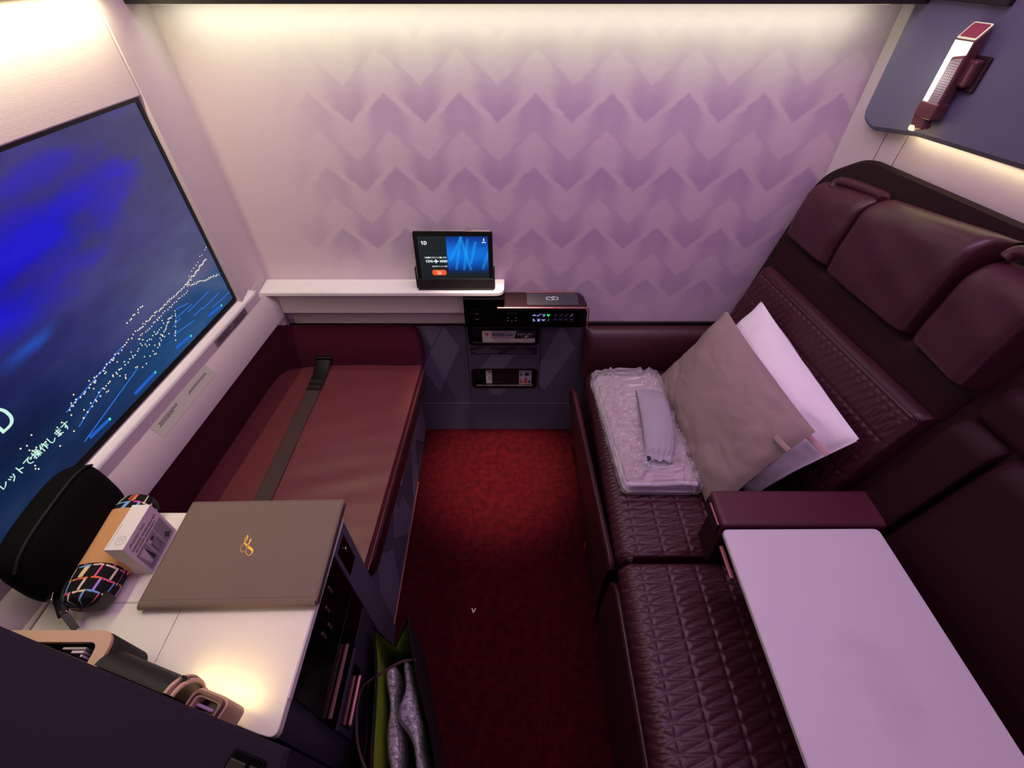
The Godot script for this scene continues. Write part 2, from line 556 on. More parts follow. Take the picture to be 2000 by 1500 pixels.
func make_materials() -> void:
	var fine := weave(256, 32, 4)
	M.wall = relief(mat(Color(0.815, 0.755, 0.775), 0.9, 0, 0.2), fine, 0.03, 9.0)
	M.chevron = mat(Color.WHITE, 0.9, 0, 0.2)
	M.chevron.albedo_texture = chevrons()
	M.cream = mat(Color(0.96, 0.94, 0.885), 0.5)
	M.marble = mat(Color(0.95, 0.94, 0.93), 0.32)
	M.marble.albedo_texture = noise(0.004, FastNoiseLite.TYPE_SIMPLEX_SMOOTH, 6, 512, Color(0.965, 0.96, 0.965), Color(1, 1, 1), 8)
	var gm: Gradient = M.marble.albedo_texture.color_ramp
	gm.set_offset(0, 0.08)
	gm.set_offset(1, 0.3)
	M.marble.uv1_triplanar = true
	M.marble.uv1_scale = Vector3.ONE * 1.3
	M.tabletop = mat(Color(0.86, 0.83, 0.86), 0.34)
	M.tabletop.albedo_texture = M.marble.albedo_texture
	M.tabletop.uv1_triplanar = true
	M.tabletop.uv1_scale = Vector3.ONE * 0.9
	M.whiteedge = mat(Color(0.92, 0.90, 0.90), 0.4)
	M.rail = mat(Color(0.09, 0.08, 0.085), 0.5)
	M.slate = relief(mat(Color(0.345, 0.33, 0.41), 0.7, 0, 0.3), fine, 0.02, 6.0)
	M.slate2 = relief(mat(Color(0.45, 0.425, 0.52), 0.65, 0, 0.3), fine, 0.02, 6.0)
	M.slate3 = relief(mat(Color(0.22, 0.20, 0.26), 0.7, 0, 0.3), fine, 0.02, 6.0)
	M.black = mat(Color(0.025, 0.022, 0.026), 0.35)
	M.matt = mat(Color(0.03, 0.028, 0.03), 0.75)
	M.gloss = mat(Color(0.014, 0.012, 0.015), 0.2, 0, 0.25)
	M.bronze = mat(Color(0.42, 0.26, 0.27), 0.4, 0.3)
	M.darkbronze = mat(Color(0.20, 0.12, 0.135), 0.4, 0.3)
	M.rose = mat(Color(0.72, 0.47, 0.47), 0.3, 0.7)
	M.chrome = mat(Color(0.85, 0.78, 0.74), 0.2, 1.0)
	var grain := noise(0.09, FastNoiseLite.TYPE_CELLULAR, 2, 512)
	M.leather = relief(mat(Color(0.262, 0.112, 0.15), 0.4, 0, 0.5), grain, 0.025, 7.0)
	M.leatherdark = relief(mat(Color(0.205, 0.085, 0.115), 0.42, 0, 0.45), grain, 0.025, 7.0)
	M.leathermatt = relief(mat(Color(0.175, 0.075, 0.095), 0.6, 0, 0.3), grain, 0.025, 7.0)
	M.thread = mat(Color(0.30, 0.16, 0.19), 0.6)
	M.shell = relief(mat(Color(0.15, 0.09, 0.09), 0.75, 0, 0.3), fine, 0.02, 8.0)
	M.suede = relief(mat(Color(0.30, 0.115, 0.17), 0.95, 0, 0.15), fine, 0.03, 8.0)
	M.suede.rim_enabled = true
	M.suede.rim = 0.5
	M.suede.rim_tint = 0.9
	M.benchleather = relief(mat(Color(0.44, 0.215, 0.235), 0.36, 0, 0.5), grain, 0.02, 6.0)
	M.belt = relief(mat(Color(0.29, 0.22, 0.21), 0.55, 0, 0.4), fine, 0.05, 14.0)
	M.beltdark = mat(Color(0.06, 0.055, 0.055), 0.5)
	M.blue = relief(mat(Color(0.42, 0.43, 0.50), 0.5, 0, 0.35), fine, 0.02, 8.0)
	M.navy = relief(mat(Color(0.158, 0.126, 0.182), 0.85, 0, 0.25), weave(256, 20, 9), 0.06, 5.0)
	M.folder = relief(mat(Color(0.50, 0.435, 0.385), 0.6, 0, 0.35), noise(0.25, FastNoiseLite.TYPE_CELLULAR, 1, 512), 0.03, 12.0)
	M.folderedge = mat(Color(0.22, 0.14, 0.15), 0.5)
	M.gold = mat(Color(0.93, 0.72, 0.30), 0.4, 0.4)
	M.neoprene = relief(mat(Color(0.035, 0.032, 0.034), 0.9, 0, 0.25), fine, 0.03, 12.0)
	M.kraft = relief(mat(Color(0.83, 0.62, 0.42), 0.75, 0, 0.3), noise(0.05, FastNoiseLite.TYPE_SIMPLEX, 3, 256), 0.02, 6.0)
	M.paper = mat(Color(0.93, 0.91, 0.88), 0.65)
	M.ink = mat(Color(0.16, 0.13, 0.16), 0.7)
	M.faint = mat(Color(0.60, 0.57, 0.58), 0.7)
	M.white = relief(mat(Color(0.985, 0.965, 0.985), 0.85, 0, 0.25), fine, 0.02, 10.0)
	M.taupe = relief(mat(Color(0.62, 0.545, 0.53), 0.85, 0, 0.25), fine, 0.03, 9.0)
	M.taupetab = mat(Color(0.66, 0.56, 0.54), 0.6)
	M.grey = relief(mat(Color(0.69, 0.66, 0.71), 0.8, 0, 0.25), fine, 0.03, 10.0)
	M.blanket = relief(mat(Color(0.71, 0.62, 0.65), 0.95, 0, 0.2), fine, 0.06, 9.0)
	M.blanketlight = relief(mat(Color(0.86, 0.80, 0.86), 0.9, 0, 0.2), fine, 0.05, 9.0)
	M.plastic = mat(Color(1, 1, 1, 0.24), 0.10, 0, 1.0)
	M.plastic.transparency = BaseMaterial3D.TRANSPARENCY_ALPHA
	M.lime = mat(Color(0.55, 0.68, 0.12), 0.7)
	M.bagblack = mat(Color(0.085, 0.07, 0.08), 0.65)
	M.rope = relief(mat(Color(0.30, 0.22, 0.20), 0.8), fine, 0.08, 20.0)
	M.scrap = mat(Color(0.95, 0.94, 0.93), 0.7)
	M.carpet = mat(Color.WHITE, 0.98, 0, 0.1)
	M.carpet.albedo_texture = carpet_print()
	M.carpet.uv1_triplanar = true
	M.carpet.uv1_scale = Vector3.ONE * 2.6
	M.carpet.heightmap_enabled = true
	M.carpet.heightmap_texture = weave(256, 42, 12)
	M.carpet.heightmap_scale = 0.25
	M.ceiling = mat(Color(0.75, 0.72, 0.76), 0.9)
	M.tan = mat(Color(0.83, 0.69, 0.56), 0.6)
	M.mesh = relief(mat(Color(0.10, 0.09, 0.09), 0.55, 0, 0.5), weave(256, 28, 2), 0.12, 8.0)
	M.screentext = glow(Color(0.80, 0.98, 0.90), 0.95)
	M.orange = mat(Color(0.85, 0.33, 0.14), 0.5)


func make_lights() -> void:
	var cam := Camera3D.new()
	cam.name = "camera"
	add_child(cam)
	cam.position = Vector3(0, 1.68, 1.43)
	cam.rotation_degrees = Vector3(-44, 0, 0)
	cam.fov = 79.61
	cam.near = 0.02
	cam.current = true

	var we := WorldEnvironment.new()
	we.name = "environment"
	var e := Environment.new()
	e.background_mode = Environment.BG_COLOR
	e.background_color = Color(0.02, 0.015, 0.025)
	e.tonemap_mode = Environment.TONE_MAPPER_LINEAR
	e.tonemap_exposure = 1.0
	e.sdfgi_enabled = true
	e.ssao_enabled = true
	e.ssil_enabled = true
	we.environment = e
	add_child(we)

	# mood light of the cabin ceiling, over the suite and a little towards the sofa
	lamp_area("ceiling_light_mauve", Vector3(0.25, 2.27, 0.62), Vector3(-90, 0, 0), Vector2(1.5, 0.5), Color(0.98, 0.785, 1.0), 1.1)
	# the same light farther along the cabin ceiling, over the aisle
	lamp_area("ceiling_light_aisle", Vector3(0.75, 2.27, 1.85), Vector3(-90, 0, 0), Vector2(1.2, 0.3), Color(0.98, 0.80, 1.0), 0.35)
	# the strip hidden behind the rail along the top of the back wall
	lamp_area("cove_light_back", Vector3(0.02, 1.570, 0.07), Vector3(-66, 0, 0), Vector2(1.66, 0.025), Color(0.95, 1.0, 0.84), 0.19)
	# the strip along the top of the screen wall, nearer the door
	lamp_area("cove_light_screen_wall", Vector3(-0.872, 1.603, 0.70), Vector3(-90, -5.4, 0), Vector2(0.02, 1.0), Color(1.0, 0.98, 0.74), 0.33)
	# the strip under the padded panel behind the seat
	lamp_area("cove_light_seat", Vector3(1.05, 1.336, 0.445), Vector3(-90, 15.6, 0), Vector2(0.015, 0.62), Color(1.0, 0.95, 0.76), 0.024)
	# a reading spot in the ceiling, aimed at the carpet at the far end
	var s := SpotLight3D.new()
	s.name = "ceiling_spot_light"
	s.light_color = Color(1.0, 0.86, 0.76)
	s.light_energy = 12.0
	s.spot_range = 6
	s.spot_attenuation = 2
	s.spot_angle = 10.5
	s.spot_angle_attenuation = 1.0
	s.light_size = 0.08
	s.shadow_enabled = true
	add_child(s)
	s.look_at_from_position(Vector3(-0.05, 2.26, 0.33), Vector3(-0.06, 0.0, 0.24))


func lamp_area(called: String, at: Vector3, turn: Vector3, size: Vector2, c: Color, energy: float) -> void:
	var l := AreaLight3D.new()
	l.name = called
	l.area_size = size
	l.light_color = c
	l.light_energy = energy
	l.area_range = 6.0
	l.shadow_enabled = true
	add_child(l)
	l.position = at
	l.rotation_degrees = turn


# the frame of the screen wall: x runs to the far end (0 in the corner), z comes out of the wall
func wl(x: float, y: float, z: float) -> Vector3:
	return Vector3(-0.851, 0, 0) + Vector3(0.0943, 0, -0.9955) * x + Vector3(0, y, 0) + Vector3(0.9955, 0, 0.0943) * z


func make_room() -> void:
	var fl := structure("floor", rbox(Vector3(2.6, 0.05, 2.6), 0.002, 1), M.carpet, Vector3(0, -0.025, 1.0))
	structure("ceiling", rbox(Vector3(2.9, 0.06, 2.7), 0.002, 1), M.ceiling, Vector3(0, 2.33, 1.0))
	structure("wall_front", box(Vector3(-1.45, 0, 2.2), Vector3(1.65, 2.3, 2.26)), M.ceiling)

	# ---- back wall
	var wb := structure("wall_back")
	var mb := Mb.new()
	mb.face(Vector3(-0.9, 0.62, 0), Vector3(0.96, 0.62, 0), Vector3(0.96, 1.575, 0), Vector3(-0.9, 1.575, 0))
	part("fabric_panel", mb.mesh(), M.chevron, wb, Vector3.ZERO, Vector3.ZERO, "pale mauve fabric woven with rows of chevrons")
	part("backing", box(Vector3(-1.0, 0.62, -0.08), Vector3(1.1, 2.3, -0.001)), M.wall, wb)
	# the dark lower panel, with two openings
	part("lower_panel", box(Vector3(-1.0, 0.179, -0.05), Vector3(-0.181, 0.62, 0)), M.slate, wb)
	part("lower_panel", box(Vector3(-1.0, 0, -0.05), Vector3(-0.412, 0.178, 0)), M.slate, wb)
	part("lower_panel", box(Vector3(0.116, 0.179, -0.05), Vector3(1.1, 0.62, 0)), M.slate, wb)
	part("pocket_panel", joined([box(Vector3(-0.179, 0.235, -0.012), Vector3(-0.163, 0.62, 0)), box(Vector3(0.099, 0.235, -0.012), Vector3(0.114, 0.62, 0)),
		box(Vector3(-0.165, 0.60, -0.012), Vector3(0.101, 0.62, 0)), box(Vector3(-0.165, 0.383, -0.012), Vector3(0.101, 0.52, 0)), box(Vector3(-0.165, 0.235, -0.012), Vector3(0.101, 0.283, 0))]), M.slate, wb)
	part("pocket_back", box(Vector3(-0.18, 0.18, -0.06), Vector3(0.115, 0.62, -0.04)), M.slate3, wb)
	part("lower_panel", box(Vector3(-0.181, 0.179, -0.05), Vector3(0.116, 0.233, 0)), M.slate, wb)
	part("kick_panel", box(Vector3(-0.41, 0, -0.05), Vector3(1.1, 0.177, 0)), M.slate, wb)
	part("kick_joint", box(Vector3(-0.405, 0.177, -0.01), Vector3(0.3, 0.1795, 0.001), 0.0004), M.slate2, wb)
	for q in [[-0.266, 0.613, -0.209, 0.507, -0.314, 0.252, -0.374, 0.388], [-0.355, 0.613, -0.30, 0.613, -0.268, 0.60, -0.318, 0.50], [0.19, 0.613, 0.253, 0.50, 0.141, 0.259, 0.116, 0.30, 0.116, 0.42], [-0.085, 0.463, 0.008, 0.463, -0.036, 0.386, -0.135, 0.386], [-0.11, 0.28, -0.02, 0.28, -0.05, 0.237, -0.088, 0.237]]:
		var pts := []
		for i in range(0, q.size(), 2):
			pts.append(Vector2(q[i], q[i + 1]))
		part("inlay", prism(PackedVector2Array(pts), 0.0009), M.slate2, wb)
	for k in 2:   # the two pockets: black frame, bright sill
		var y0: float = [0.518, 0.281][k]
		var y1: float = [0.612, 0.386][k]
		part("pocket_frame", frame(rrect(-0.172, y0 - 0.004, 0.108, y1 + 0.003, 0.024), rrect(-0.161, y0 + 0.006, 0.097, y1 - 0.004, 0.018), -0.04, 0.003), M.black, wb)
		part("pocket_sill", tube(spline([Vector3(-0.158, y0 + 0.018, -0.003), Vector3(-0.152, y0 + 0.0095, -0.003), Vector3(-0.13, y0 + 0.0075, -0.003), Vector3(0.07, y0 + 0.0075, -0.003), Vector3(0.088, y0 + 0.0095, -0.003), Vector3(0.0945, y0 + 0.019, -0.003)], 5), 0.0017, 6), M.chrome, wb)
	structure("trim_1", joined([box(Vector3(-0.87, 0.622, -0.02), Vector3(0.96, 0.632, 0.007), 0.002), box(Vector3(-0.87, 0.612, -0.02), Vector3(0.96, 0.621, 0.004), 0.002)]), M.rail)
	# the rail over the back wall that hides a light strip
	structure("trim_2", prism(PackedVector2Array([Vector2(0.001, 1.6), Vector2(0.098, 1.6), Vector2(0.1, 1.598), Vector2(0.1, 1.576), Vector2(0.096, 1.575), Vector2(0.096, 1.578), Vector2(0.001, 1.578)]), 1.9, 0.0, Transform3D(Basis(Vector3(0, 0, 1), Vector3(0, 1, 0), Vector3(1, 0, 0)), Vector3(-0.94, 0, 0))), M.rail)
	var strip := part("light_strip", box(Vector3(-0.82, 1.5735, 0.06), Vector3(0.86, 1.5782, 0.082)), glow(Color(1.0, 0.9, 0.68), 1.2), get_node("trim_2"))

	# ---- screen wall
	var w := structure("wall_left", null, null, Vector3(-0.851, 0, 0), deg_to_rad(84.59))
	part("fabric_panel", box(Vector3(-1.35, 1.418, -0.06), Vector3(-0.1977, 2.3, 0.0105), 0.004), M.wall, w)
	part("fabric_panel", box(Vector3(-0.198, 1.6, -0.06), Vector3(0.06, 2.3, -0.02), 0.004), M.wall, w)
	part("fabric_panel", prism(PackedVector2Array([Vector2(-0.1975, 0.004), Vector2(-0.193, 0.0105), Vector2(0.0, -0.02), Vector2(0.06, -0.02), Vector2(0.06, -0.06), Vector2(-0.1975, -0.06)]), 0.757, 0.0, Transform3D(FLAT.basis, Vector3(0, 0.843, 0))), M.wall, w)
	part("backing", box(Vector3(-1.35, 0.5, -0.12), Vector3(0.06, 1.5, -0.05)), M.wall, w)
	var along := Transform3D(Basis(Vector3(0, 0, 1), Vector3(0, 1, 0), Vector3(1, 0, 0)), Vector3(-1.35, 0, 0))
	part("sill", prism(PackedVector2Array([Vector2(-0.05, 0.858), Vector2(-0.006, 0.858), Vector2(0.014, 0.846), Vector2(0.0165, 0.842), Vector2(0.0165, 0.835), Vector2(-0.05, 0.835)]), 1.22, 0.0, along), M.whiteedge, w)
	part("apron", prism(PackedVector2Array([Vector2(-0.05, 0.842), Vector2(0.0155, 0.842), Vector2(0.0155, 0.808), Vector2(-0.05, 0.808)]), 1.235, 0.0, along), M.wall, w)
	part("ledge", prism(PackedVector2Array([Vector2(-0.06, 0.8085), Vector2(0.0135, 0.8085), Vector2(0.035, 0.768), Vector2(0.035, 0.70), Vector2(-0.06, 0.70)]), 1.29, 0.0, along), M.wall, w)
	part("corner_panel", prism(PackedVector2Array([Vector2(-0.135, 0.006), Vector2(0.0, -0.02), Vector2(0.03, -0.02), Vector2(0.03, -0.06), Vector2(-0.135, -0.06)]), 0.15, 0.0, Transform3D(FLAT.basis, Vector3(0, 0.694, 0))), M.wall, w)
	structure("wall_left_outer", box(Vector3(-1.5, 0, -0.05), Vector3(-1.2, 2.3, 2.25)), M.ceiling)
	structure("trim_3", box(Vector3(-1.35, 1.613, -0.01), Vector3(-0.18, 1.64, 0.045), 0.004), M.rail, Vector3(-0.851, 0, 0), deg_to_rad(84.59))
	part("light_strip", box(Vector3(-1.33, 1.608, 0.014), Vector3(-0.2, 1.6135, 0.03)), glow(Color(1.0, 0.95, 0.7), 1.5), get_node("trim_3"))

	# ---- wall behind the seat
	var r := structure("wall_right", null, null, Vector3(0.94, 0, 0), deg_to_rad(-74.36))
	part("fabric_panel", box(Vector3(-0.06, 0, -0.06), Vector3(0.1205, 2.3, 0), 0.002), M.wall, r)
	part("fabric_panel", box(Vector3(0.1225, 0, -0.06), Vector3(0.1775, 2.3, 0), 0.002), M.wall, r)
	part("fabric_panel", box(Vector3(0.1795, 0, -0.06), Vector3(2.3, 2.3, 0), 0.002), M.wall, r)
	part("backing", box(Vector3(-0.06, 0, -0.1), Vector3(2.3, 2.3, -0.058)), M.rail, r)
	# padded panel
	var low := [Vector2(0.053, 1.72), Vector2(0.053, 1.338), Vector2(0.10, 1.320), Vector2(0.22, 1.338), Vector2(0.5, 1.343), Vector2(2.1, 1.343), Vector2(2.1, 1.72)]
	part("padded_panel", prism(rounded(low, [0.0, 0.035, 0.05, 0.1, 0.1, 0.0, 0.0]), 0.035, 0.011, Transform3D(Basis(), Vector3(0, 0, 0.001))), M.blue, r, Vector3.ZERO, Vector3.ZERO, "blue grey padded panel with rounded corner")
	part("light_strip", box(Vector3(0.13, 1.3445, 0.004), Vector3(0.8, 1.349, 0.016)), glow(Color(1.0, 0.9, 0.62), 0.4), r)
	structure("trim_4", box(Vector3(0.0, 1.585, -0.01), Vector3(0.27, 1.62, 0.05), 0.004), M.rail, Vector3(0.94, 0, 0), deg_to_rad(-74.36))


# ------------------------------------------------------------------ along the back wall and the screen wall
func make_screen() -> void:
	var t := thing("wall_screen", "large dark television set into the left wall, showing a blue night sky over city lights", "television", Vector3(-0.851, 0, 0), deg_to_rad(84.59))
	part("bezel", frame(rrect(-1.2, 0.8585, -0.1985, 1.4175, 0.012), rrect(-1.19, 0.8725, -0.2085, 1.409, 0.006), -0.03, 0.001), M.black, t)
	var mb := Mb.new()
	mb.face(Vector3(-1.155, 0.872, 0), Vector3(-0.2, 0.872, 0), Vector3(-0.2, 1.41, 0), Vector3(-1.155, 1.41, 0))
	var m := mat(Color(0.01, 0.01, 0.012), 0.22)
	m.emission_enabled = true
	m.emission_texture = night_scene()
	m.emission_operator = BaseMaterial3D.EMISSION_OP_MULTIPLY
	m.emission = Color.WHITE
	m.emission_energy_multiplier = 0.92
	var s := part("screen", mb.mesh(), m, t, Vector3(0, 0, -0.002))
	part("back", box(Vector3(-1.2, 0.86, -0.045), Vector3(-0.2, 1.416, -0.01)), M.matt, t)
	# words on the screen
	part("screen_lettering", ink(script(["bu", "re", "tsu", "to", "de", "sou", "saku", "shi", "ma", "su"], -0.9765, 0.944, 0.0155, 0.0182), 0.0021, 0.0), M.screentext, s, Vector3(0, 0, 0.0006))
	lettering("screen_lettering", "HND", 0.047, M.screentext, s, Vector3(-0.916, 1.048, 0.0004))
	# beads and streaks of city light
	var r := RandomNumberGenerator.new()
	r.seed = 77
	var warm := []
	var rows := [[0.236, 1.022, 0.349, 1.004, 40, 0.0013], [0.349, 1.004, 0.542, 1.001, 44, 0.0019], [0.542, 1.001, 0.784, 0.972, 30, 0.0036], [0.424, 0.967, 0.67, 0.958, 26, 0.0026], [0.67, 0.958, 0.787, 0.929, 8, 0.0036],
		[0.421, 0.968, 0.474, 0.904, 9, 0.0032], [0.447, 0.969, 0.554, 0.917, 11, 0.0034], [0.552, 1.033, 0.487, 1.037, 9, 0.004], [0.44, 0.965, 0.61, 0.915, 10, 0.0034], [0.219, 0.962, 0.345, 1.0, 34, 0.0015], [0.62, 0.965, 0.75, 0.945, 9, 0.003], [0.32, 1.02, 0.20, 1.05, 9, 0.0016], [0.35, 0.99, 0.56, 0.985, 26, 0.0014]]
	for q in rows:
		for i in int(q[4]):
			var k: float = (i + r.randf_range(-0.3, 0.3)) / float(q[4])
			dot(warm, Vector2(-lerpf(q[0], q[2], k), lerpf(q[1], q[3], k) + r.randf_range(-0.003, 0.003)), q[5] * r.randf_range(0.6, 1.15))
	for i in 60:
		var d := r.randf_range(0.45, 0.9)
		dot(warm, Vector2(-d, 0.99 - 0.10 * r.randf() * (0.4 + d * 0.4)), r.randf_range(0.001, 0.0028))
	part("screen_city_lights", ink(warm, 0.003, 0.0), glow(Color(1.0, 0.95, 0.84), 1.0), s, Vector3(0, 0, 0.0005)).set_meta("kind", "stuff")
	var blue := []
	for q in [[0.464, 0.925, 0.383, 0.913], [0.413, 0.973, 0.37, 0.962], [0.385, 0.944, 0.285, 0.945], [0.375, 0.923, 0.333, 0.923], [0.335, 0.919, 0.252, 0.919], [0.45, 0.943, 0.415, 0.947], [0.30, 0.9, 0.21, 0.896], [0.787, 0.929, 0.70, 0.955], [0.784, 0.972, 0.60, 0.996], [0.43, 0.955, 0.36, 0.952], [0.80, 0.895, 0.60, 0.93]]:
		blue.append([Vector2(-q[0], q[1]), Vector2(-q[2], q[3])])
	part("screen_light_trails", ink(blue, 0.0024, 0.0), glow(Color(0.22, 0.50, 0.98), 0.8), s, Vector3(0, 0, 0.0003)).set_meta("kind", "stuff")
	var wide := []
	var green := []
	for q in [[0.73, 0.889, 0.785, 0.892], [0.57, 0.888, 0.644, 0.887], [0.418, 0.887, 0.476, 0.893], [0.265, 0.884, 0.327, 0.890]]:
		wide.append([Vector2(-q[2], q[3]), Vector2(-q[0], q[1])])
		dot(green, Vector2(-q[0], q[1]), 0.0062)
	part("screen_light_trails", ink(wide, 0.008, 0.0), glow(Color(0.12, 0.42, 0.9), 0.75), s, Vector3(0, 0, 0.0003)).set_meta("kind", "stuff")
	part("screen_city_lights", ink(green, 0.003, 0.0), glow(Color(0.25, 1.0, 0.62), 1.0), s, Vector3(0, 0, 0.0007)).set_meta("kind", "stuff")


func dot(out: Array, p: Vector2, s: float) -> void:
	out.append([p - Vector2(s * 0.12, 0), p + Vector2(s * 0.12, 0)])
	if s > 0.003:
		out.append([p - Vector2(0, s * 0.12), p + Vector2(0, s * 0.12)])
	if s > 0.005:
		out.append([p - Vector2(s * 0.3, 0), p + Vector2(s * 0.3, 0)])
		out.append([p - Vector2(0, s * 0.3), p + Vector2(0, s * 0.3)])


func make_shelf() -> void:
	var t := thing("wall_shelf", "long narrow white marble shelf along the back wall, holding the tablet", "shelf")
	var pts := rounded([Vector2(-0.869, 0.001), Vector2(-0.027, 0.001), Vector2(-0.027, 0.088), Vector2(-0.862, 0.088)], [0.0, 0.0, 0.032, 0.004])
	part("shelf_top", prism(pts, 0.0165, 0.003, Transform3D(FLAT.basis, Vector3(0, 0.7995, 0))), M.marble, t)
	part("apron", box(Vector3(-0.858, 0.711, 0.001), Vector3(-0.166, 0.799, 0.06), 0.002), M.wall, t)
	part("valance", box(Vector3(-0.84, 0.633, 0.001), Vector3(-0.166, 0.7105, 0.016), 0.002), M.wall, t)
	part("end_piece", prism(PackedVector2Array([Vector2(-0.885, 0.02), Vector2(-0.842, 0.014), Vector2(-0.835, 0.06), Vector2(-0.857, 0.13)]), 0.085, 0.002, Transform3D(FLAT.basis, Vector3(0, 0.625, 0))), M.wall, t)
	# the small print on the front of the shelf
	lettering("lettering", "Please store the tablet in its holder during taxi, take-off and landing.", 0.0021, M.faint, t, Vector3(-0.185, 0.8163, 0.077), Vector3(-PI / 2, 0, 0))


func make_tablet() -> void:
	var tilt := deg_to_rad(-7)
	var t := thing("tablet", "black tablet with a lit blue screen, upright in its holder on the shelf", "tablet", Vector3(-0.191, 0.8235, 0.062))
	t.rotation.x = tilt
	part("body", prism(rrect(-0.128, 0, 0.128, 0.19, 0.009), 0.008, 0.0015, Transform3D(Basis(), Vector3(0, 0, -0.008))), M.black, t)
	part("rim", tube([Vector3(-0.12, 0.1904, -0.003), Vector3(0.12, 0.1904, -0.003)], 0.0011, 5), M.chrome, t)
	var s := part("screen", prism(rrect(-0.1135, 0.028, 0.1135, 0.1735, 0.001), 0.0004), glow(Color(0.10, 0.135, 0.15), 0.85), t, Vector3(0, 0, 0.0001))
	var im := Image.create(140, 146, false, Image.FORMAT_RGB8)
	for y in 146:
		for x in 140:
			var b := 1.0 - clampf(absf(y / 146.0 - 0.40) * 1.7, 0, 1)
			var c := Color(0.0, 0.17, 0.50).lerp(Color(0.0, 0.50, 0.95), smoothstep(0.15, 1.0, b) * (1.0 - 0.25 * x / 140.0))
			if y > 100:
				c = c.lerp(Color(0.07, 0.12, 0.13), smoothstep(100, 138, y))
			for q in [[10, 78, 52, 0], [28, 110, 50, 0], [55, 110, 72, 10], [52, 14, 78, 112], [80, 90, 97, 20], [120, 108, 140, 55]]:
				var p := Geometry2D.get_closest_point_to_segment(Vector2(x, y), Vector2(q[0], q[1]), Vector2(q[2], q[3]))
				if p.distance_to(Vector2(x, y)) < 4.5:
					c = c.lerp(Color(0.10, 0.68, 1.0), 0.45)
			im.set_pixel(x, y, c)
	var pm := glow(Color.WHITE, 0.95)
	pm.emission_texture = ImageTexture.create_from_image(im)
	pm.emission_operator = BaseMaterial3D.EMISSION_OP_MULTIPLY
	var mb := Mb.new()
	mb.face(Vector3(-0.022, 0.0285, 0), Vector3(0.113, 0.0285, 0), Vector3(0.113, 0.173, 0), Vector3(-0.022, 0.173, 0))
	part("screen_picture", mb.mesh(), pm, s, Vector3(0, 0, 0.0007))
	var wt := glow(Color(0.95, 1.0, 1.0), 1.0)
	lettering("screen_lettering", "1D", 0.0125, wt, s, Vector3(-0.094, 0.152, 0.0006), Vector3.ZERO, true)
	lettering("screen_lettering", "CDG", 0.0085, wt, s, Vector3(-0.082, 0.0905, 0.0006), Vector3.ZERO, true)
	lettering("screen_lettering", "HND", 0.0085, wt, s, Vector3(-0.035, 0.0905, 0.0006), Vector3.ZERO, true)
	part("screen_lettering", ink([[Vector2(-0.067, 0.0905), Vector2(-0.053, 0.0905)], [Vector2(-0.061, 0.096), Vector2(-0.058, 0.0905), Vector2(-0.061, 0.085)]], 0.0034, 0.0), wt, s, Vector3(0, 0, 0.0008))
	part("screen_lettering", ink(script(["go", "an", "sou", "a", "ri", "ga", "to", "u", "go", "sou", "i", "ma", "su"], -0.098, 0.1005, 0.0052, 0.0057), 0.0007, 0.0), wt, s, Vector3(0, 0, 0.0006))
	part("screen_lettering", ink(script(["zen", "no", "ta", "bu", "re", "tsu", "to", "de", "saku"], -0.074, 0.0705, 0.0045, 0.0056), 0.0007, 0.0), wt, s, Vector3(0, 0, 0.0006))
	part("screen_button", prism(rrect(-0.0765, 0.0415, -0.0285, 0.0605, 0.0094), 0.0003), glow(Color(0.95, 0.36, 0.17), 0.95), s, Vector3(0, 0, 0.0005))
	part("screen_lettering", ink(script(["su", "ta", "to"], -0.0615, 0.0515, 0.0048, 0.0068), 0.0008, 0.0), wt, s, Vector3(0, 0, 0.0012))
	lettering("screen_lettering", "START", 0.0035, wt, s, Vector3(-0.0525, 0.0472, 0.001), Vector3.ZERO, true)
	part("screen_symbol", joined([ink([[Vector2(0.1, 0.166), Vector2(0.1, 0.158)]], 0.003, 0.0), ink([[Vector2(0.094, 0.1535), Vector2(0.106, 0.1535)]], 0.0022, 0.0)]), wt, s, Vector3(0, 0, 0.001))

	var h := thing("tablet_holder", "black holder on the white shelf gripping the bottom of the tablet", "holder", Vector3(-0.191, 0.8163, 0.062))
	part("base", box(Vector3(-0.1285, 0, -0.03), Vector3(0.1285, 0.006, 0.013), 0.002), M.matt, h)
	part("front_lip", moved(prism(rrect(-0.13, 0, 0.13, 0.0355, 0.006), 0.006, 0.0015), Transform3D(Basis(Vector3.RIGHT, tilt), Vector3(0, 0.004, 0.0035))), M.matt, h)
	part("back_plate", moved(box(Vector3(-0.12, 0.002, -0.016), Vector3(0.12, 0.10, -0.0095)), Transform3D(Basis(Vector3.RIGHT, tilt), Vector3(0, 0.004, 0))), M.matt, h)
	for s2 in [-1.0, 1.0]:
		part("side_arm", moved(box(Vector3(s2 * 0.1295 - 0.002, 0.0, -0.012), Vector3(s2 * 0.1295 + 0.0035 * s2, 0.073, 0.009), 0.0015), Transform3D(Basis(Vector3.RIGHT, tilt), Vector3(0, 0.004, 0))), M.matt, h)


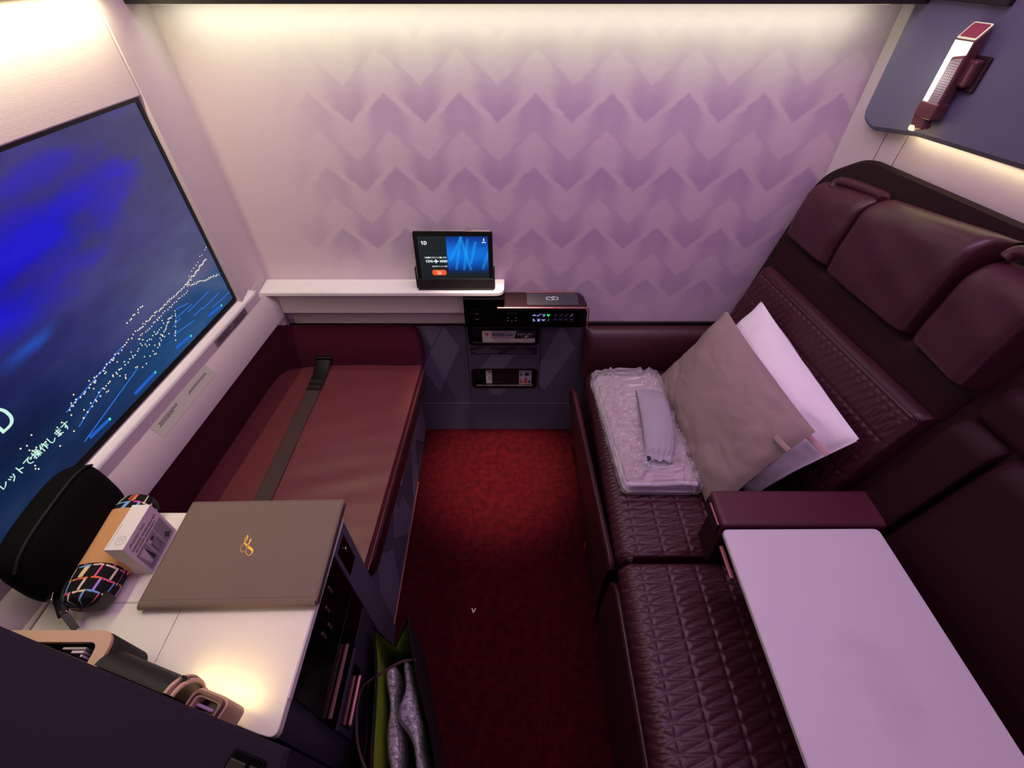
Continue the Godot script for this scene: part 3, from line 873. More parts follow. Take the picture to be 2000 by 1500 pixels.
func make_console() -> void:
	var t := thing("control_console", "black and bronze control unit with lit seat buttons below the marble shelf", "control panel")
	part("body", prism(rounded([Vector2(-0.167, 0.798), Vector2(-0.167, 0.678), Vector2(0.263, 0.678), Vector2(0.263, 0.752), Vector2(-0.026, 0.752), Vector2(-0.026, 0.798)], [0.0, 0.01, 0.008, 0.014, 0.0, 0.0]), 0.094, 0.002, Transform3D(Basis(), Vector3(0, 0, 0.008))), M.gloss, t)
	part("top_cover", prism(rounded([Vector2(-0.05, 0.008), Vector2(0.247, 0.008), Vector2(0.268, 0.104), Vector2(-0.045, 0.104)], [0.0, 0.03, 0.03, 0.0]), 0.016, 0.004, Transform3D(FLAT.basis, Vector3(0, 0.752, 0))), M.darkbronze, t)
	part("metal_trim", tube(spline([Vector3(-0.05, 0.7645, 0.105), Vector3(0.1, 0.7645, 0.105), Vector3(0.235, 0.7645, 0.105), Vector3(0.258, 0.7635, 0.1035), Vector3(0.266, 0.755, 0.102), Vector3(0.268, 0.735, 0.1015), Vector3(0.268, 0.7, 0.1015), Vector3(0.266, 0.682, 0.1015)], 5), 0.0026, 7), M.rose, t)
	var p := part("charging_pad", prism(rrect(0.052, 0.02, 0.232, 0.093, 0.002), 0.003, 0.0006, Transform3D(FLAT.basis, Vector3(0, 0.7675, 0))), mat(Color(0.26, 0.25, 0.28), 0.5), t, Vector3.ZERO, Vector3.ZERO, "grey wireless charging pad")
	part("pad_edge", box(Vector3(0.05, 0.766, 0.012), Vector3(0.228, 0.7715, 0.0165)), M.rose, p)
	var k := Transform3D(Basis(Vector3(1, 0, 0), Vector3(0, 0, -1), Vector3(0, 1, 0)), Vector3(0.142, 0.7706, 0.055))
	part("symbol_light", joined([ink([[Vector2(-0.004, 0.008), Vector2(-0.017, 0.008), Vector2(-0.021, 0.004), Vector2(-0.021, -0.004), Vector2(-0.017, -0.008), Vector2(-0.009, -0.008)], [Vector2(0.006, 0.008), Vector2(0.019, 0.008), Vector2(0.019, -0.008), Vector2(0.004, -0.008)]], 0.0024, 0.0003, k), ink([[Vector2(0.006, 0.013), Vector2(-0.004, 0.001), Vector2(0.005, 0.001), Vector2(-0.003, -0.012)]], 0.0026, 0.0004, k)]), glow(Color(0.95, 0.9, 1.0), 0.8), p)
	var f := 0.1022
	part("socket", prism(rrect(-0.143, 0.690, -0.103, 0.758, 0.008), 0.002, 0.0006), M.gloss, t, Vector3(0, 0, f))
	for y in [0.738, 0.714]:
		part("socket_slot", box(Vector3(-0.129, y, f + 0.0015), Vector3(-0.116, y + 0.003, f + 0.003), 0.0004), M.rail, t)
	part("reader_slot", box(Vector3(-0.018, 0.739, f - 0.001), Vector3(0.02, 0.7415, f + 0.001), 0.0004), mat(Color(0.16, 0.13, 0.14), 0.4), t)
	for q in [[-0.014, 0.72], [0.013, 0.72], [-0.014, 0.709], [0.013, 0.709], [-0.0005, 0.706]]:
		part("port_mark", box(Vector3(q[0] - 0.003, q[1], f - 0.001), Vector3(q[0] + 0.003, q[1] + 0.0022, f + 0.0008), 0.0003), mat(Color(0.22, 0.19, 0.2), 0.4), t)
	part("button_panel", prism(rrect(0.066, 0.699, 0.137, 0.742, 0.002), 0.0006), mat(Color(0.05, 0.045, 0.07), 0.3), t, Vector3(0, 0, f))
	part("button_panel", prism(rrect(0.142, 0.703, 0.221, 0.742, 0.002), 0.0006), mat(Color(0.045, 0.04, 0.055), 0.3), t, Vector3(0, 0, f))
	var icons := [["-6,-1 6,-1;-1,0 1,3;3,0.6 5,0.6", "-6,-2 -1,-1 3,3 6,4;-5,-3 -1,-2", "-5,3 -1,3 1,-1 4,-1;4,4 3,-1;-1,-4 3,-4", "-5,4 -2,4 0,-1 3,-1;4,4 3,-1 1,-4;-3,1 -1,-3"], ["-2,5 -2,-4 2,-4 3,-1 -1,0", "-4,3 4,3;-3,-1 3,-1;-3,-4 3,-4", "-5,2 -2,-2 2,-2 5,2;-1,1 1,1", "3,4 0,-2 -3,-3"]]
	for row in 2:
		for i in 4:
			var l := []
			for s in String(icons[row][i]).split(";"):
				var a := []
				for q in s.split(" "):
					a.append(Vector2(float(q.split(",")[0]), float(q.split(",")[1])) * 0.00105)
				l.append(a)
			var c := Color(0.62, 0.66, 1.0)
			var e := 1.0
			if row == 0 and i == 3:
				c = Color(0.10, 1.0, 0.38)
			elif row == 1 and i == 3:
				e = 0.15
			part("button_light", ink(l, 0.0027 if row == 1 or i == 3 else 0.002, 0.0), glow(c, e), t, Vector3(0.0775 + i * 0.0165, 0.733 - row * 0.0205, f + 0.001))
			part("button_light", ink([[Vector2(-0.004, -0.004), Vector2(0, -0.002), Vector2(0.003, 0.004)]] if row == 0 else [[Vector2(-0.004, 0.002), Vector2(-0.003, -0.003), Vector2(0.003, -0.003), Vector2(0.004, 0.002)]], 0.0018, 0.0), glow(Color(0.55, 0.52, 0.9), 0.75 if row == 0 and i == 3 else 0.16), t, Vector3(0.153 + i * 0.0185, 0.733 - row * 0.017, f + 0.001))


func make_cards() -> void:
	var t := thing("safety_card", "white and dark safety card reading A350-1000 in the upper wall pocket", "card", Vector3(0, 0, -0.005))
	part("sheet", box(Vector3(-0.117, 0.526, -0.002), Vector3(0.091, 0.581, 0), 0.0006), M.paper, t)
	part("band", prism(PackedVector2Array([Vector2(0.008, 0.544), Vector2(0.0905, 0.546), Vector2(0.0905, 0.582), Vector2(0.0175, 0.581)]), 0.0003), mat(Color(0.19, 0.14, 0.18), 0.6), t)
	part("tinted_panel", prism(PackedVector2Array([Vector2(-0.082, 0.545), Vector2(0.005, 0.545), Vector2(0.014, 0.5795), Vector2(-0.082, 0.579)]), 0.0002), mat(Color(0.76, 0.68, 0.76), 0.6), t)
	lettering("lettering", "A350", 0.0125, M.ink, t, Vector3(-0.054, 0.564, 0.0004), Vector3.ZERO, true, true, 1.25)
	lettering("lettering", "-1000", 0.0072, M.ink, t, Vector3(-0.0125, 0.5615, 0.0004), Vector3.ZERO, true, true, 1.3)
	part("lettering", ink(script(["an", "zen", "no", "shi", "o", "ri"], 0.0215, 0.5625, 0.0085, 0.0105), 0.0014, 0.0005), M.paper, t)
	lettering("lettering", "SAFETY INFORMATION", 0.0028, M.paper, t, Vector3(0.052, 0.5565, 0.0005))
	emblem(t, Vector3(-0.0995, 0.566, 0.0003), 0.0085)
	part("picture", prism(PackedVector2Array([Vector2(0.047, 0.546), Vector2(0.056, 0.5455), Vector2(0.065, 0.560), Vector2(0.059, 0.5605)]), 0.0006), M.paper, t)
	part("picture", ink([[Vector2(0.05, 0.543), Vector2(0.054, 0.5405), Vector2(0.058, 0.543)]], 0.003, 0.0006), mat(Color(0.75, 0.1, 0.12), 0.5), t)
	for y in [0.5405, 0.537, 0.5335]:
		part("print_line", box(Vector3(-0.075, y, 0), Vector3(-0.01, y + 0.0009, 0.0003), 0.0001), M.faint, t)

	var c := thing("black_folder", "plain black folded leaflet in the middle of the lower wall pocket", "leaflet", Vector3(0, 0, -0.008))
	part("cover", box(Vector3(-0.085, 0.288, -0.002), Vector3(0.03, 0.381, 0), 0.0008), mat(Color(0.085, 0.075, 0.08), 0.5), c)
	for y in [0.2995, 0.305]:
		part("print_line", box(Vector3(-0.078, y, 0), Vector3(-0.018, y + 0.0012, 0.0004), 0.0001), mat(Color(0.24, 0.2, 0.22), 0.6), c)
	part("print_mark", box(Vector3(0.006, 0.298, 0), Vector3(0.018, 0.301, 0.0004), 0.0001), mat(Color(0.24, 0.2, 0.22), 0.6), c)
	var s := thing("white_leaflet", "white leaflet with a red emblem, left side of the lower wall pocket", "leaflet", Vector3(0, 0, -0.015))
	part("sheet", box(Vector3(-0.112, 0.288, -0.002), Vector3(-0.07, 0.381, 0), 0.0006), M.paper, s)
	part("print_block", box(Vector3(-0.103, 0.369, 0), Vector3(-0.088, 0.375, 0.0004), 0.0001), M.ink, s)
	emblem(s, Vector3(-0.0955, 0.356, 0.0003), 0.0065)
	part("print_mark", ink([[Vector2(-0.1, 0.323), Vector2(-0.103, 0.318), Vector2(-0.1, 0.313)], [Vector2(-0.09, 0.324), Vector2(-0.095, 0.318), Vector2(-0.09, 0.312)]], 0.002, 0.0004), M.ink, s)
	var d := thing("picture_card", "white card of small coloured pictures at the right of the lower wall pocket", "card", Vector3(0, 0, -0.0125))
	part("sheet", box(Vector3(0.025, 0.287, -0.002), Vector3(0.083, 0.378, 0), 0.0006), M.paper, d)
	part("heading_bar", box(Vector3(0.034, 0.366, 0), Vector3(0.079, 0.371, 0.0004), 0.0001), M.ink, d)
	for q in [[0.034, 0.328, 0.048, 0.362], [0.05, 0.328, 0.08, 0.362], [0.034, 0.292, 0.048, 0.326], [0.05, 0.292, 0.08, 0.326]]:
		part("picture", box(Vector3(q[0], q[1], 0), Vector3(q[2], q[3], 0.0003), 0.0001), mat(Color(0.72, 0.66, 0.78), 0.6), d)
	part("picture", prism(rounded([Vector2(0.053, 0.342), Vector2(0.06, 0.334), Vector2(0.072, 0.340), Vector2(0.074, 0.352), Vector2(0.064, 0.355), Vector2(0.056, 0.350)], 0.003), 0.0006), M.ink, d)
	part("picture", prism(rounded([Vector2(0.05, 0.294), Vector2(0.067, 0.294), Vector2(0.066, 0.312), Vector2(0.052, 0.314)], 0.003), 0.0006), M.orange, d)
	part("picture", prism(rounded([Vector2(0.054, 0.314), Vector2(0.064, 0.314), Vector2(0.063, 0.322), Vector2(0.056, 0.322)], 0.003), 0.0006), M.ink, d)
	part("picture", prism(PackedVector2Array([Vector2(0.069, 0.294), Vector2(0.08, 0.294), Vector2(0.08, 0.310), Vector2(0.07, 0.304)]), 0.0006), mat(Color(0.13, 0.14, 0.25), 0.6), d)
	part("picture", prism(PackedVector2Array([Vector2(0.034, 0.294), Vector2(0.044, 0.294), Vector2(0.043, 0.308), Vector2(0.035, 0.311)]), 0.0006), M.orange, d)
	part("picture", prism(PackedVector2Array([Vector2(0.034, 0.338), Vector2(0.046, 0.338), Vector2(0.04, 0.345), Vector2(0.036, 0.352)]), 0.0006), mat(Color(0.2, 0.15, 0.3), 0.6), d)


func emblem(t: Node, at: Vector3, r: float) -> void:   # a red disc cut by fine pale feathers
	var red := mat(Color(0.78, 0.08, 0.11), 0.5)
	var pts := PackedVector2Array()
	for i in 20:
		pts.append(Vector2(cos(TAU * i / 20), sin(TAU * i / 20) * 0.95) * r)
	part("emblem", prism(pts, 0.0003), red, t, at)
	var l := []
	for s in [-1.0, 1.0]:
		l.append([Vector2(s * r * 0.16, r * 0.9), Vector2(s * r * 0.3, r * 0.2), Vector2(s * r * 0.1, -r * 0.2)])
		l.append([Vector2(s * r * 0.95, r * 0.05), Vector2(s * r * 0.5, -r * 0.2), Vector2(s * r * 0.2, -r * 0.3)])
	l.append([Vector2(-r * 0.3, -r * 0.45), Vector2(r * 0.4, -r * 0.5)])
	part("emblem_lines", ink(l, r * 0.16, 0.0004), M.paper, t, at)


func make_stickers() -> void:
	var t := thing("warning_label", "dark strip of two blocks of fine pale print between the two wall pockets", "label", Vector3(0, 0, 0.0004))
	part("strip", box(Vector3(-0.168, 0.467, -0.0003), Vector3(0.101, 0.506, 0.0006), 0.0002), M.slate3, t)
	var pale := mat(Color(0.62, 0.55, 0.62), 0.6)
	for q in [["Literature only", 0.499], ["Fasten seatbelt while seated", 0.4915], ["Remove all loose items inside the pocket and no", 0.4835], ["wireless charging during taxi, take-off and landing.", 0.476]]:
		lettering("lettering", q[0], 0.0032, pale, t, Vector3(0.031, q[1], 0.0007))
	for q in [[3, 0.498], [12, 0.4905], [18, 0.483], [13, 0.4755]]:
		var names := ["zen", "saku", "no", "an", "sou", "shi", "ma", "su", "de", "ri", "o", "re"]
		var l := []
		for i in int(q[0]):
			l.append(names[(i * 5 + int(q[0])) % 12])
		part("lettering", ink(script(l, -0.1 - q[0] * 0.0033, q[1] - 0.0018, 0.005, 0.0066), 0.0009, 0.0008), pale, t)

	var u := thing("wall_label", "clear grey label of fine print under the far corner of the large screen", "label", Vector3(-0.851, 0, 0), deg_to_rad(84.59))
	part("sheet", box(Vector3(-0.375, 0.8095, 0.0150), Vector3(-0.20, 0.8325, 0.0162), 0.0003), mat(Color(0.50, 0.43, 0.47), 0.5), u)
	print_block(u, -0.365, 0.827, 5, 0.07, Vector3(0, 0, 0.0164))
	print_block(u, -0.285, 0.827, 6, 0.075, Vector3(0, 0, 0.0164))
	var x := thing("wall_label", "pale grey label of fine print on the sloping ledge above the bench back", "label", Vector3(-0.851, 0, 0), deg_to_rad(84.59))
	var s := part("sheet", box(Vector3(-0.12, -0.019, -0.0004), Vector3(0.12, 0.019, 0.0006), 0.0003), mat(Color(0.70, 0.67, 0.66), 0.5), x, Vector3(-0.565, 0.7885, 0.0247), Vector3(-0.485, 0, 0))
	print_block(s, -0.105, 0.010, 3, 0.075, Vector3(0, 0, 0.0008))
	print_block(s, 0.015, 0.005, 2, 0.085, Vector3(0, 0, 0.0008))


func print_block(parent: Node, x: float, y: float, lines: int, wide: float, at: Vector3) -> void:
	var r := RandomNumberGenerator.new()
	r.seed = lines
	var l := []
	for i in lines:
		var a := x + r.randf_range(0.0, 0.01)
		while a < x + wide * (1.0 if i % 3 != 2 else 0.8):
			var b := a + r.randf_range(0.004, 0.012)
			l.append([Vector2(a, y - i * 0.0034), Vector2(b, y - i * 0.0034 + 0.0002)])
			a = b + 0.0024
	part("print_lines", ink(l, 0.0017, 0.0), M.ink, parent, at)


# ------------------------------------------------------------------ the bench and the cabinet on the left
func make_bench() -> void:
	var t := thing("bench", "burgundy leather bench seat with a dark wrap-round back in the far left corner", "bench")
	# base: dark panel with paler rhombi
	part("base", prism(PackedVector2Array([Vector2(-0.405, 0.004), Vector2(-0.402, 0.876), Vector2(-0.96, 0.876), Vector2(-0.89, 0.004)]), 0.375, 0.001, Transform3D(FLAT.basis, Vector3(0, 0.004, 0))), M.slate, t)
	var side := Transform3D(Basis(Vector3(0, 0, 1), Vector3(0, 1, 0), Vector3(1, 0, 0)), Vector3(-0.4045, 0, 0))   # outline (z, y), proud along +x
	for q in [[0.02, 0.37, 0.10, 0.37, 0.20, 0.17, 0.10, 0.02, 0.02, 0.06], [0.20, 0.36, 0.265, 0.24, 0.39, 0.02, 0.30, 0.02, 0.15, 0.28], [0.56, 0.34, 0.66, 0.20, 0.55, 0.02, 0.45, 0.02, 0.50, 0.22], [0.80, 0.35, 0.86, 0.25, 0.86, 0.03, 0.74, 0.02, 0.70, 0.2]]:
		var pts := []
		for i in range(0, q.size(), 2):
			pts.append(Vector2(q[i], q[i + 1]))
		part("inlay", prism(PackedVector2Array(pts), 0.003, 0.0, side), M.slate2, t)
	part("base_trim", box(Vector3(-0.405, 0.004, 0.30), Vector3(-0.3975, 0.009, 0.876), 0.001), M.rose, t)
	# a small door with a recessed bar
	var d := part("door", box(Vector3(-0.405, 0.225, 0.36), Vector3(-0.4005, 0.345, 0.56), 0.001), M.slate, t)
	part("door_recess", box(Vector3(-0.402, 0.288, 0.372), Vector3(-0.4, 0.322, 0.53), 0.0005), M.black, d)
	part("handle", tube([Vector3(-0.391, 0.301, 0.385), Vector3(-0.391, 0.301, 0.515)], 0.0042, 8), M.chrome, d)
	for z in [0.387, 0.513]:
		part("handle_post", tube([Vector3(-0.402, 0.301, z), Vector3(-0.391, 0.301, z)], 0.003, 6), M.chrome, d)
	# cushion
	var front := [Vector2(-0.357, 0.05), Vector2(-0.398, 0.876), Vector2(-0.975, 0.876), Vector2(-0.945, 0.45), Vector2(-0.925, 0.14), Vector2(-0.88, 0.05)]
	front[0] += Vector2(0.009, 0)
	front[1] += Vector2(0.009, 0)
	part("seat_band", prism(rounded(front, [0.03, 0.05, 0.0, 0.0, 0.05, 0.05]), 0.068, 0.006, Transform3D(FLAT.basis, Vector3(0, 0.364, 0))), M.leatherdark, t)
	var g := func(u: float, v: float) -> Vector3:
		var z := lerpf(0.05, 0.876, v)
		var xl := -0.90 - 0.10 * smoothstep(0.0, 0.7, z)
		var xr := -0.357 - 0.041 * v
		var k := clampf(u * 1.10, 0.0, 1.0)
		var x := lerpf(xl, xr, sin(minf(k, 1.0) * PI / 2.0) * 0.12 + k * 0.88)
		var y := 0.468 - 0.036 * pow(smoothstep(0.945, 1.0, u), 1.5) - 0.008 * smoothstep(0.3, 0.0, u) + 0.0012 * sin(z * 31.0 + u * 4.0) * sin(u * 9.0 + z * 11.0)
		y -= 0.002 * exp(-pow((u - 0.7 + 0.2 * (z - 0.5)) / 0.25, 2.0)) * (0.5 + 0.5 * sin(z * 70.0 + u * 9.0)) * smoothstep(0.3, 0.6, z)
		return Vector3(x, y, z)
	part("seat_cushion", sheet(60, 80, g, false, true), M.benchleather, t)
	part("piping", tube([Vector3(-0.3545, 0.4345, 0.05), Vector3(-0.3955, 0.4345, 0.876)], 0.0035, 6), M.benchleather, t)
	# back: from the right end along the back wall, round the corner, along the screen wall
	var top := [Vector3(-0.352, 0.475, 0.012), Vector3(-0.354, 0.54, 0.012), Vector3(-0.363, 0.59, 0.014), Vector3(-0.385, 0.614, 0.016), Vector3(-0.43, 0.619, 0.018), Vector3(-0.60, 0.62, 0.02), Vector3(-0.76, 0.621, 0.022), Vector3(-0.818, 0.638, 0.045), Vector3(-0.838, 0.668, 0.075), Vector3(-0.85, 0.715, 0.16), Vector3(-0.857, 0.747, 0.27), Vector3(-0.869, 0.765, 0.405), Vector3(-0.892, 0.771, 0.638), Vector3(-0.914, 0.768, 0.877)]
	var bot := [Vector3(-0.350, 0.455, 0.065), Vector3(-0.352, 0.456, 0.068), Vector3(-0.36, 0.457, 0.07), Vector3(-0.385, 0.458, 0.07), Vector3(-0.43, 0.458, 0.07), Vector3(-0.60, 0.458, 0.07), Vector3(-0.78, 0.458, 0.075), Vector3(-0.865, 0.458, 0.085), Vector3(-0.90, 0.458, 0.115), Vector3(-0.916, 0.458, 0.18), Vector3(-0.925, 0.458, 0.27), Vector3(-0.937, 0.458, 0.405), Vector3(-0.957, 0.458, 0.638), Vector3(-0.978, 0.458, 0.877)]
	var out := [Vector3(0, 0, -1), Vector3(0, 0, -1), Vector3(0, 0, -1), Vector3(0, 0, -1), Vector3(0, 0, -1), Vector3(0, 0, -1), Vector3(-0.2, 0, -1), Vector3(-0.7, 0, -0.7), Vector3(-1, 0, -0.5), Vector3(-1, 0, 0), Vector3(-1, 0, 0), Vector3(-1, 0, 0), Vector3(-1, 0, 0), Vector3(-1, 0, 0)]
	var ts := spline(top, 6)
	var bs := spline(bot, 6)
	var os := spline(out, 6)
	var n := ts.size() - 1
	var f := func(u: float, v: float) -> Vector3:
		var i := int(round(u * n))
		var a: Vector3 = ts[i]
		var b: Vector3 = bs[i]
		var o: Vector3 = (os[i] as Vector3).normalized()
		if v < 0.35:   # over the rolled top edge
			var k := v / 0.35 * PI
			return a + o * 0.008 * (1.0 + cos(k)) + Vector3.UP * 0.009 * (sin(k) - 0.55)
		var w := (v - 0.35) / 0.65
		return a.lerp(b, w) - o * 0.014 * sin(w * PI) * (1.0 - 0.3 * w) - Vector3.UP * 0.005 * (1.0 - w)
	part("back", sheet(n, 22, f), M.suede, t)

	var s := thing("seat_belt", "brown webbing lap strap lying flat along the burgundy bench, anchored at its far end", "seat belt")
	var path := [Vector3(-0.735, 0.505, 0.065), Vector3(-0.736, 0.485, 0.085), Vector3(-0.737, 0.474, 0.13), Vector3(-0.739, 0.4725, 0.22), Vector3(-0.744, 0.4725, 0.5), Vector3(-0.748, 0.4725, 0.86)]
	var sp := spline(path, 8)
	var strap := func(u: float, v: float) -> Vector3:
		var p: Vector3 = sp[int(round(v * (sp.size() - 1)))]
		var k := u * TAU
		return p + Vector3(-0.0255 * clampf(cos(k) * 1.3, -1, 1), 0.0018 * clampf(sin(k) * 1.6, -1, 1) + 0.0008 * sin(u * TAU * 2.0), 0)
	part("webbing", sheet(24, sp.size() - 1, strap, true, true), M.belt, s)
	var fold := func(u: float, v: float) -> Vector3:
		return Vector3(-0.7375 - 0.027 * cos(u * TAU) * 1.0, 0.4755 + 0.003 * sin(u * TAU) + 0.024 * pow(1.0 - v, 3.0), lerpf(0.07, 0.215, v))
	part("doubled_end", sheet(16, 12, fold, true, true), M.beltdark, s)
	for z in [0.165, 0.172, 0.195, 0.202]:
		part("stitching", box(Vector3(-0.761, 0.4775, z), Vector3(-0.714, 0.4795, z + 0.003), 0.0005), M.belt, s)
	part("anchor", moved(rbox(Vector3(0.068, 0.014, 0.018), 0.006), Transform3D(Basis(), Vector3(-0.733, 0.506, 0.066))), M.black, s)


# the line of the near partition, in plan
func px(x: float) -> float:
	return 1.172 + 0.3 * (x + 0.808)


func make_cabinet() -> void:
	var t := thing("side_cabinet", "dark cabinet with black drawers and metal bar handles under the white worktop", "cabinet")
	part("body", prism(PackedVector2Array([Vector2(-0.94, 0.884), Vector2(-0.40, 0.884), Vector2(-0.40, 1.22), Vector2(-0.435, px(-0.435) - 0.012), Vector2(-0.94, px(-0.94) - 0.012)]), 0.714, 0.0, Transform3D(FLAT.basis, Vector3(0, 0.004, 0))), M.slate, t)
	part("end_panel", box(Vector3(-0.402, 0.004, 0.882), Vector3(-0.3905, 0.717, 0.962), 0.002), M.slate, t)
	var p := part("socket_plate", box(Vector3(-0.392, 0.575, 0.905), Vector3(-0.3893, 0.69, 0.952), 0.001), M.gloss, t)
	part("socket_knob", moved(rbox(Vector3(0.006, 0.02, 0.008), 0.003), Transform3D(Basis(), Vector3(-0.387, 0.655, 0.925))), M.chrome, p)
	part("socket_rocker", moved(rbox(Vector3(0.004, 0.035, 0.02), 0.0018), Transform3D(Basis(), Vector3(-0.3885, 0.61, 0.93))), M.gloss, p)
	part("front_panel", box(Vector3(-0.402, 0.53, 0.964), Vector3(-0.393, 0.717, 1.225), 0.001), M.gloss, t)
	for q in [[0.655, 1.02], [0.64, 1.055], [0.62, 1.10], [0.60, 1.075]]:
		part("port", box(Vector3(-0.3935, q[0], q[1]), Vector3(-0.3905, q[0] + 0.028, q[1] + 0.006), 0.001), M.bronze, t)
	var a := part("drawer", box(Vector3(-0.402, 0.418, 0.964), Vector3(-0.3915, 0.527, 1.228), 0.0015), M.gloss, t)
	part("handle", box(Vector3(-0.391, 0.487, 1.075), Vector3(-0.381, 0.4935, 1.222), 0.003), M.bronze, a)
	var b := part("drawer", box(Vector3(-0.402, 0.10, 1.06), Vector3(-0.388, 0.412, 1.228), 0.0015), M.slate3, t)
	part("drawer_recess", box(Vector3(-0.3885, 0.335, 1.09), Vector3(-0.3872, 0.40, 1.215), 0.0005), M.gloss, b)
	part("handle", box(Vector3(-0.386, 0.345, 1.105), Vector3(-0.377, 0.354, 1.21), 0.003), M.rose, b)
	part("side_panel", box(Vector3(-0.402, 0.10, 0.964), Vector3(-0.392, 0.412, 1.057), 0.0015), M.slate3, t)
	part("plinth", box(Vector3(-0.404, 0.004, 0.964), Vector3(-0.395, 0.097, 1.228), 0.0015), M.black, t)

	var w := thing("worktop", "white laminate worktop of three fitted boards on the left cabinet", "worktop")
	var up := Transform3D(FLAT.basis, Vector3(0, 0.72, 0))
	part("board", prism(rounded([Vector2(-0.91, 0.878), Vector2(-0.386, 0.878), Vector2(-0.386, 1.0762), Vector2(-0.91, 1.0762)], [0.0, 0.012, 0.0, 0.0]), 0.02, 0.002, up), M.cream, w)
	part("board", prism(PackedVector2Array([Vector2(-0.91, 1.0775), Vector2(-0.6467, 1.0775), Vector2(-0.6467, px(-0.6467) - 0.004), Vector2(-0.91, px(-0.91) - 0.004)]), 0.02, 0.0008, up), M.cream, w)
	part("board", prism(rounded([Vector2(-0.6453, 1.0775), Vector2(-0.386, 1.0775), Vector2(-0.386, 1.292), Vector2(-0.42, px(-0.42) - 0.004), Vector2(-0.6453, px(-0.6453) - 0.004)], [0.0, 0.0, 0.055, 0.0, 0.0], 8), 0.02, 0.0012, up), M.cream, w)
	part("edge_band", joined([box(Vector3(-0.387, 0.722, 0.89), Vector3(-0.3845, 0.7385, 1.235), 0.001)]), M.whiteedge, w)
	part("wall_ledge", prism(PackedVector2Array([Vector2(-0.912, 0.878), Vector2(-0.912, px(-0.912) - 0.006), Vector2(-1.02, px(-1.02) - 0.006), Vector2(-0.98, 0.878)]), 0.03, 0.002, Transform3D(FLAT.basis, Vector3(0, 0.714, 0))), M.wall, w)

	# near partition
	var pa := structure("wall_near", prism(PackedVector2Array([Vector2(-1.2, px(-1.2)), Vector2(-0.30, px(-0.30)), Vector2(-0.30, px(-0.30) + 0.4), Vector2(-1.2, px(-1.2) + 0.67)]), 0.894, 0.006, Transform3D(FLAT.basis, Vector3(0, 0.004, 0))), M.navy)
	var l := thing("door_latch", "small black latch let into the top of the dark fabric partition", "latch", Vector3(-0.352, 0.899, px(-0.352) + 0.042), -0.2915)
	l.rotation.x = 0.0
	part("plate", rbox(Vector3(0.05, 0.008, 0.06), 0.003), M.gloss, l, Vector3(0, 0.001, 0.01))
	part("lever", rbox(Vector3(0.026, 0.008, 0.05), 0.003), M.black, l, Vector3(-0.009, 0.005, 0.014))
	part("catch", rbox(Vector3(0.015, 0.006, 0.05), 0.002), M.black, l, Vector3(0.015, 0.004, 0.014))


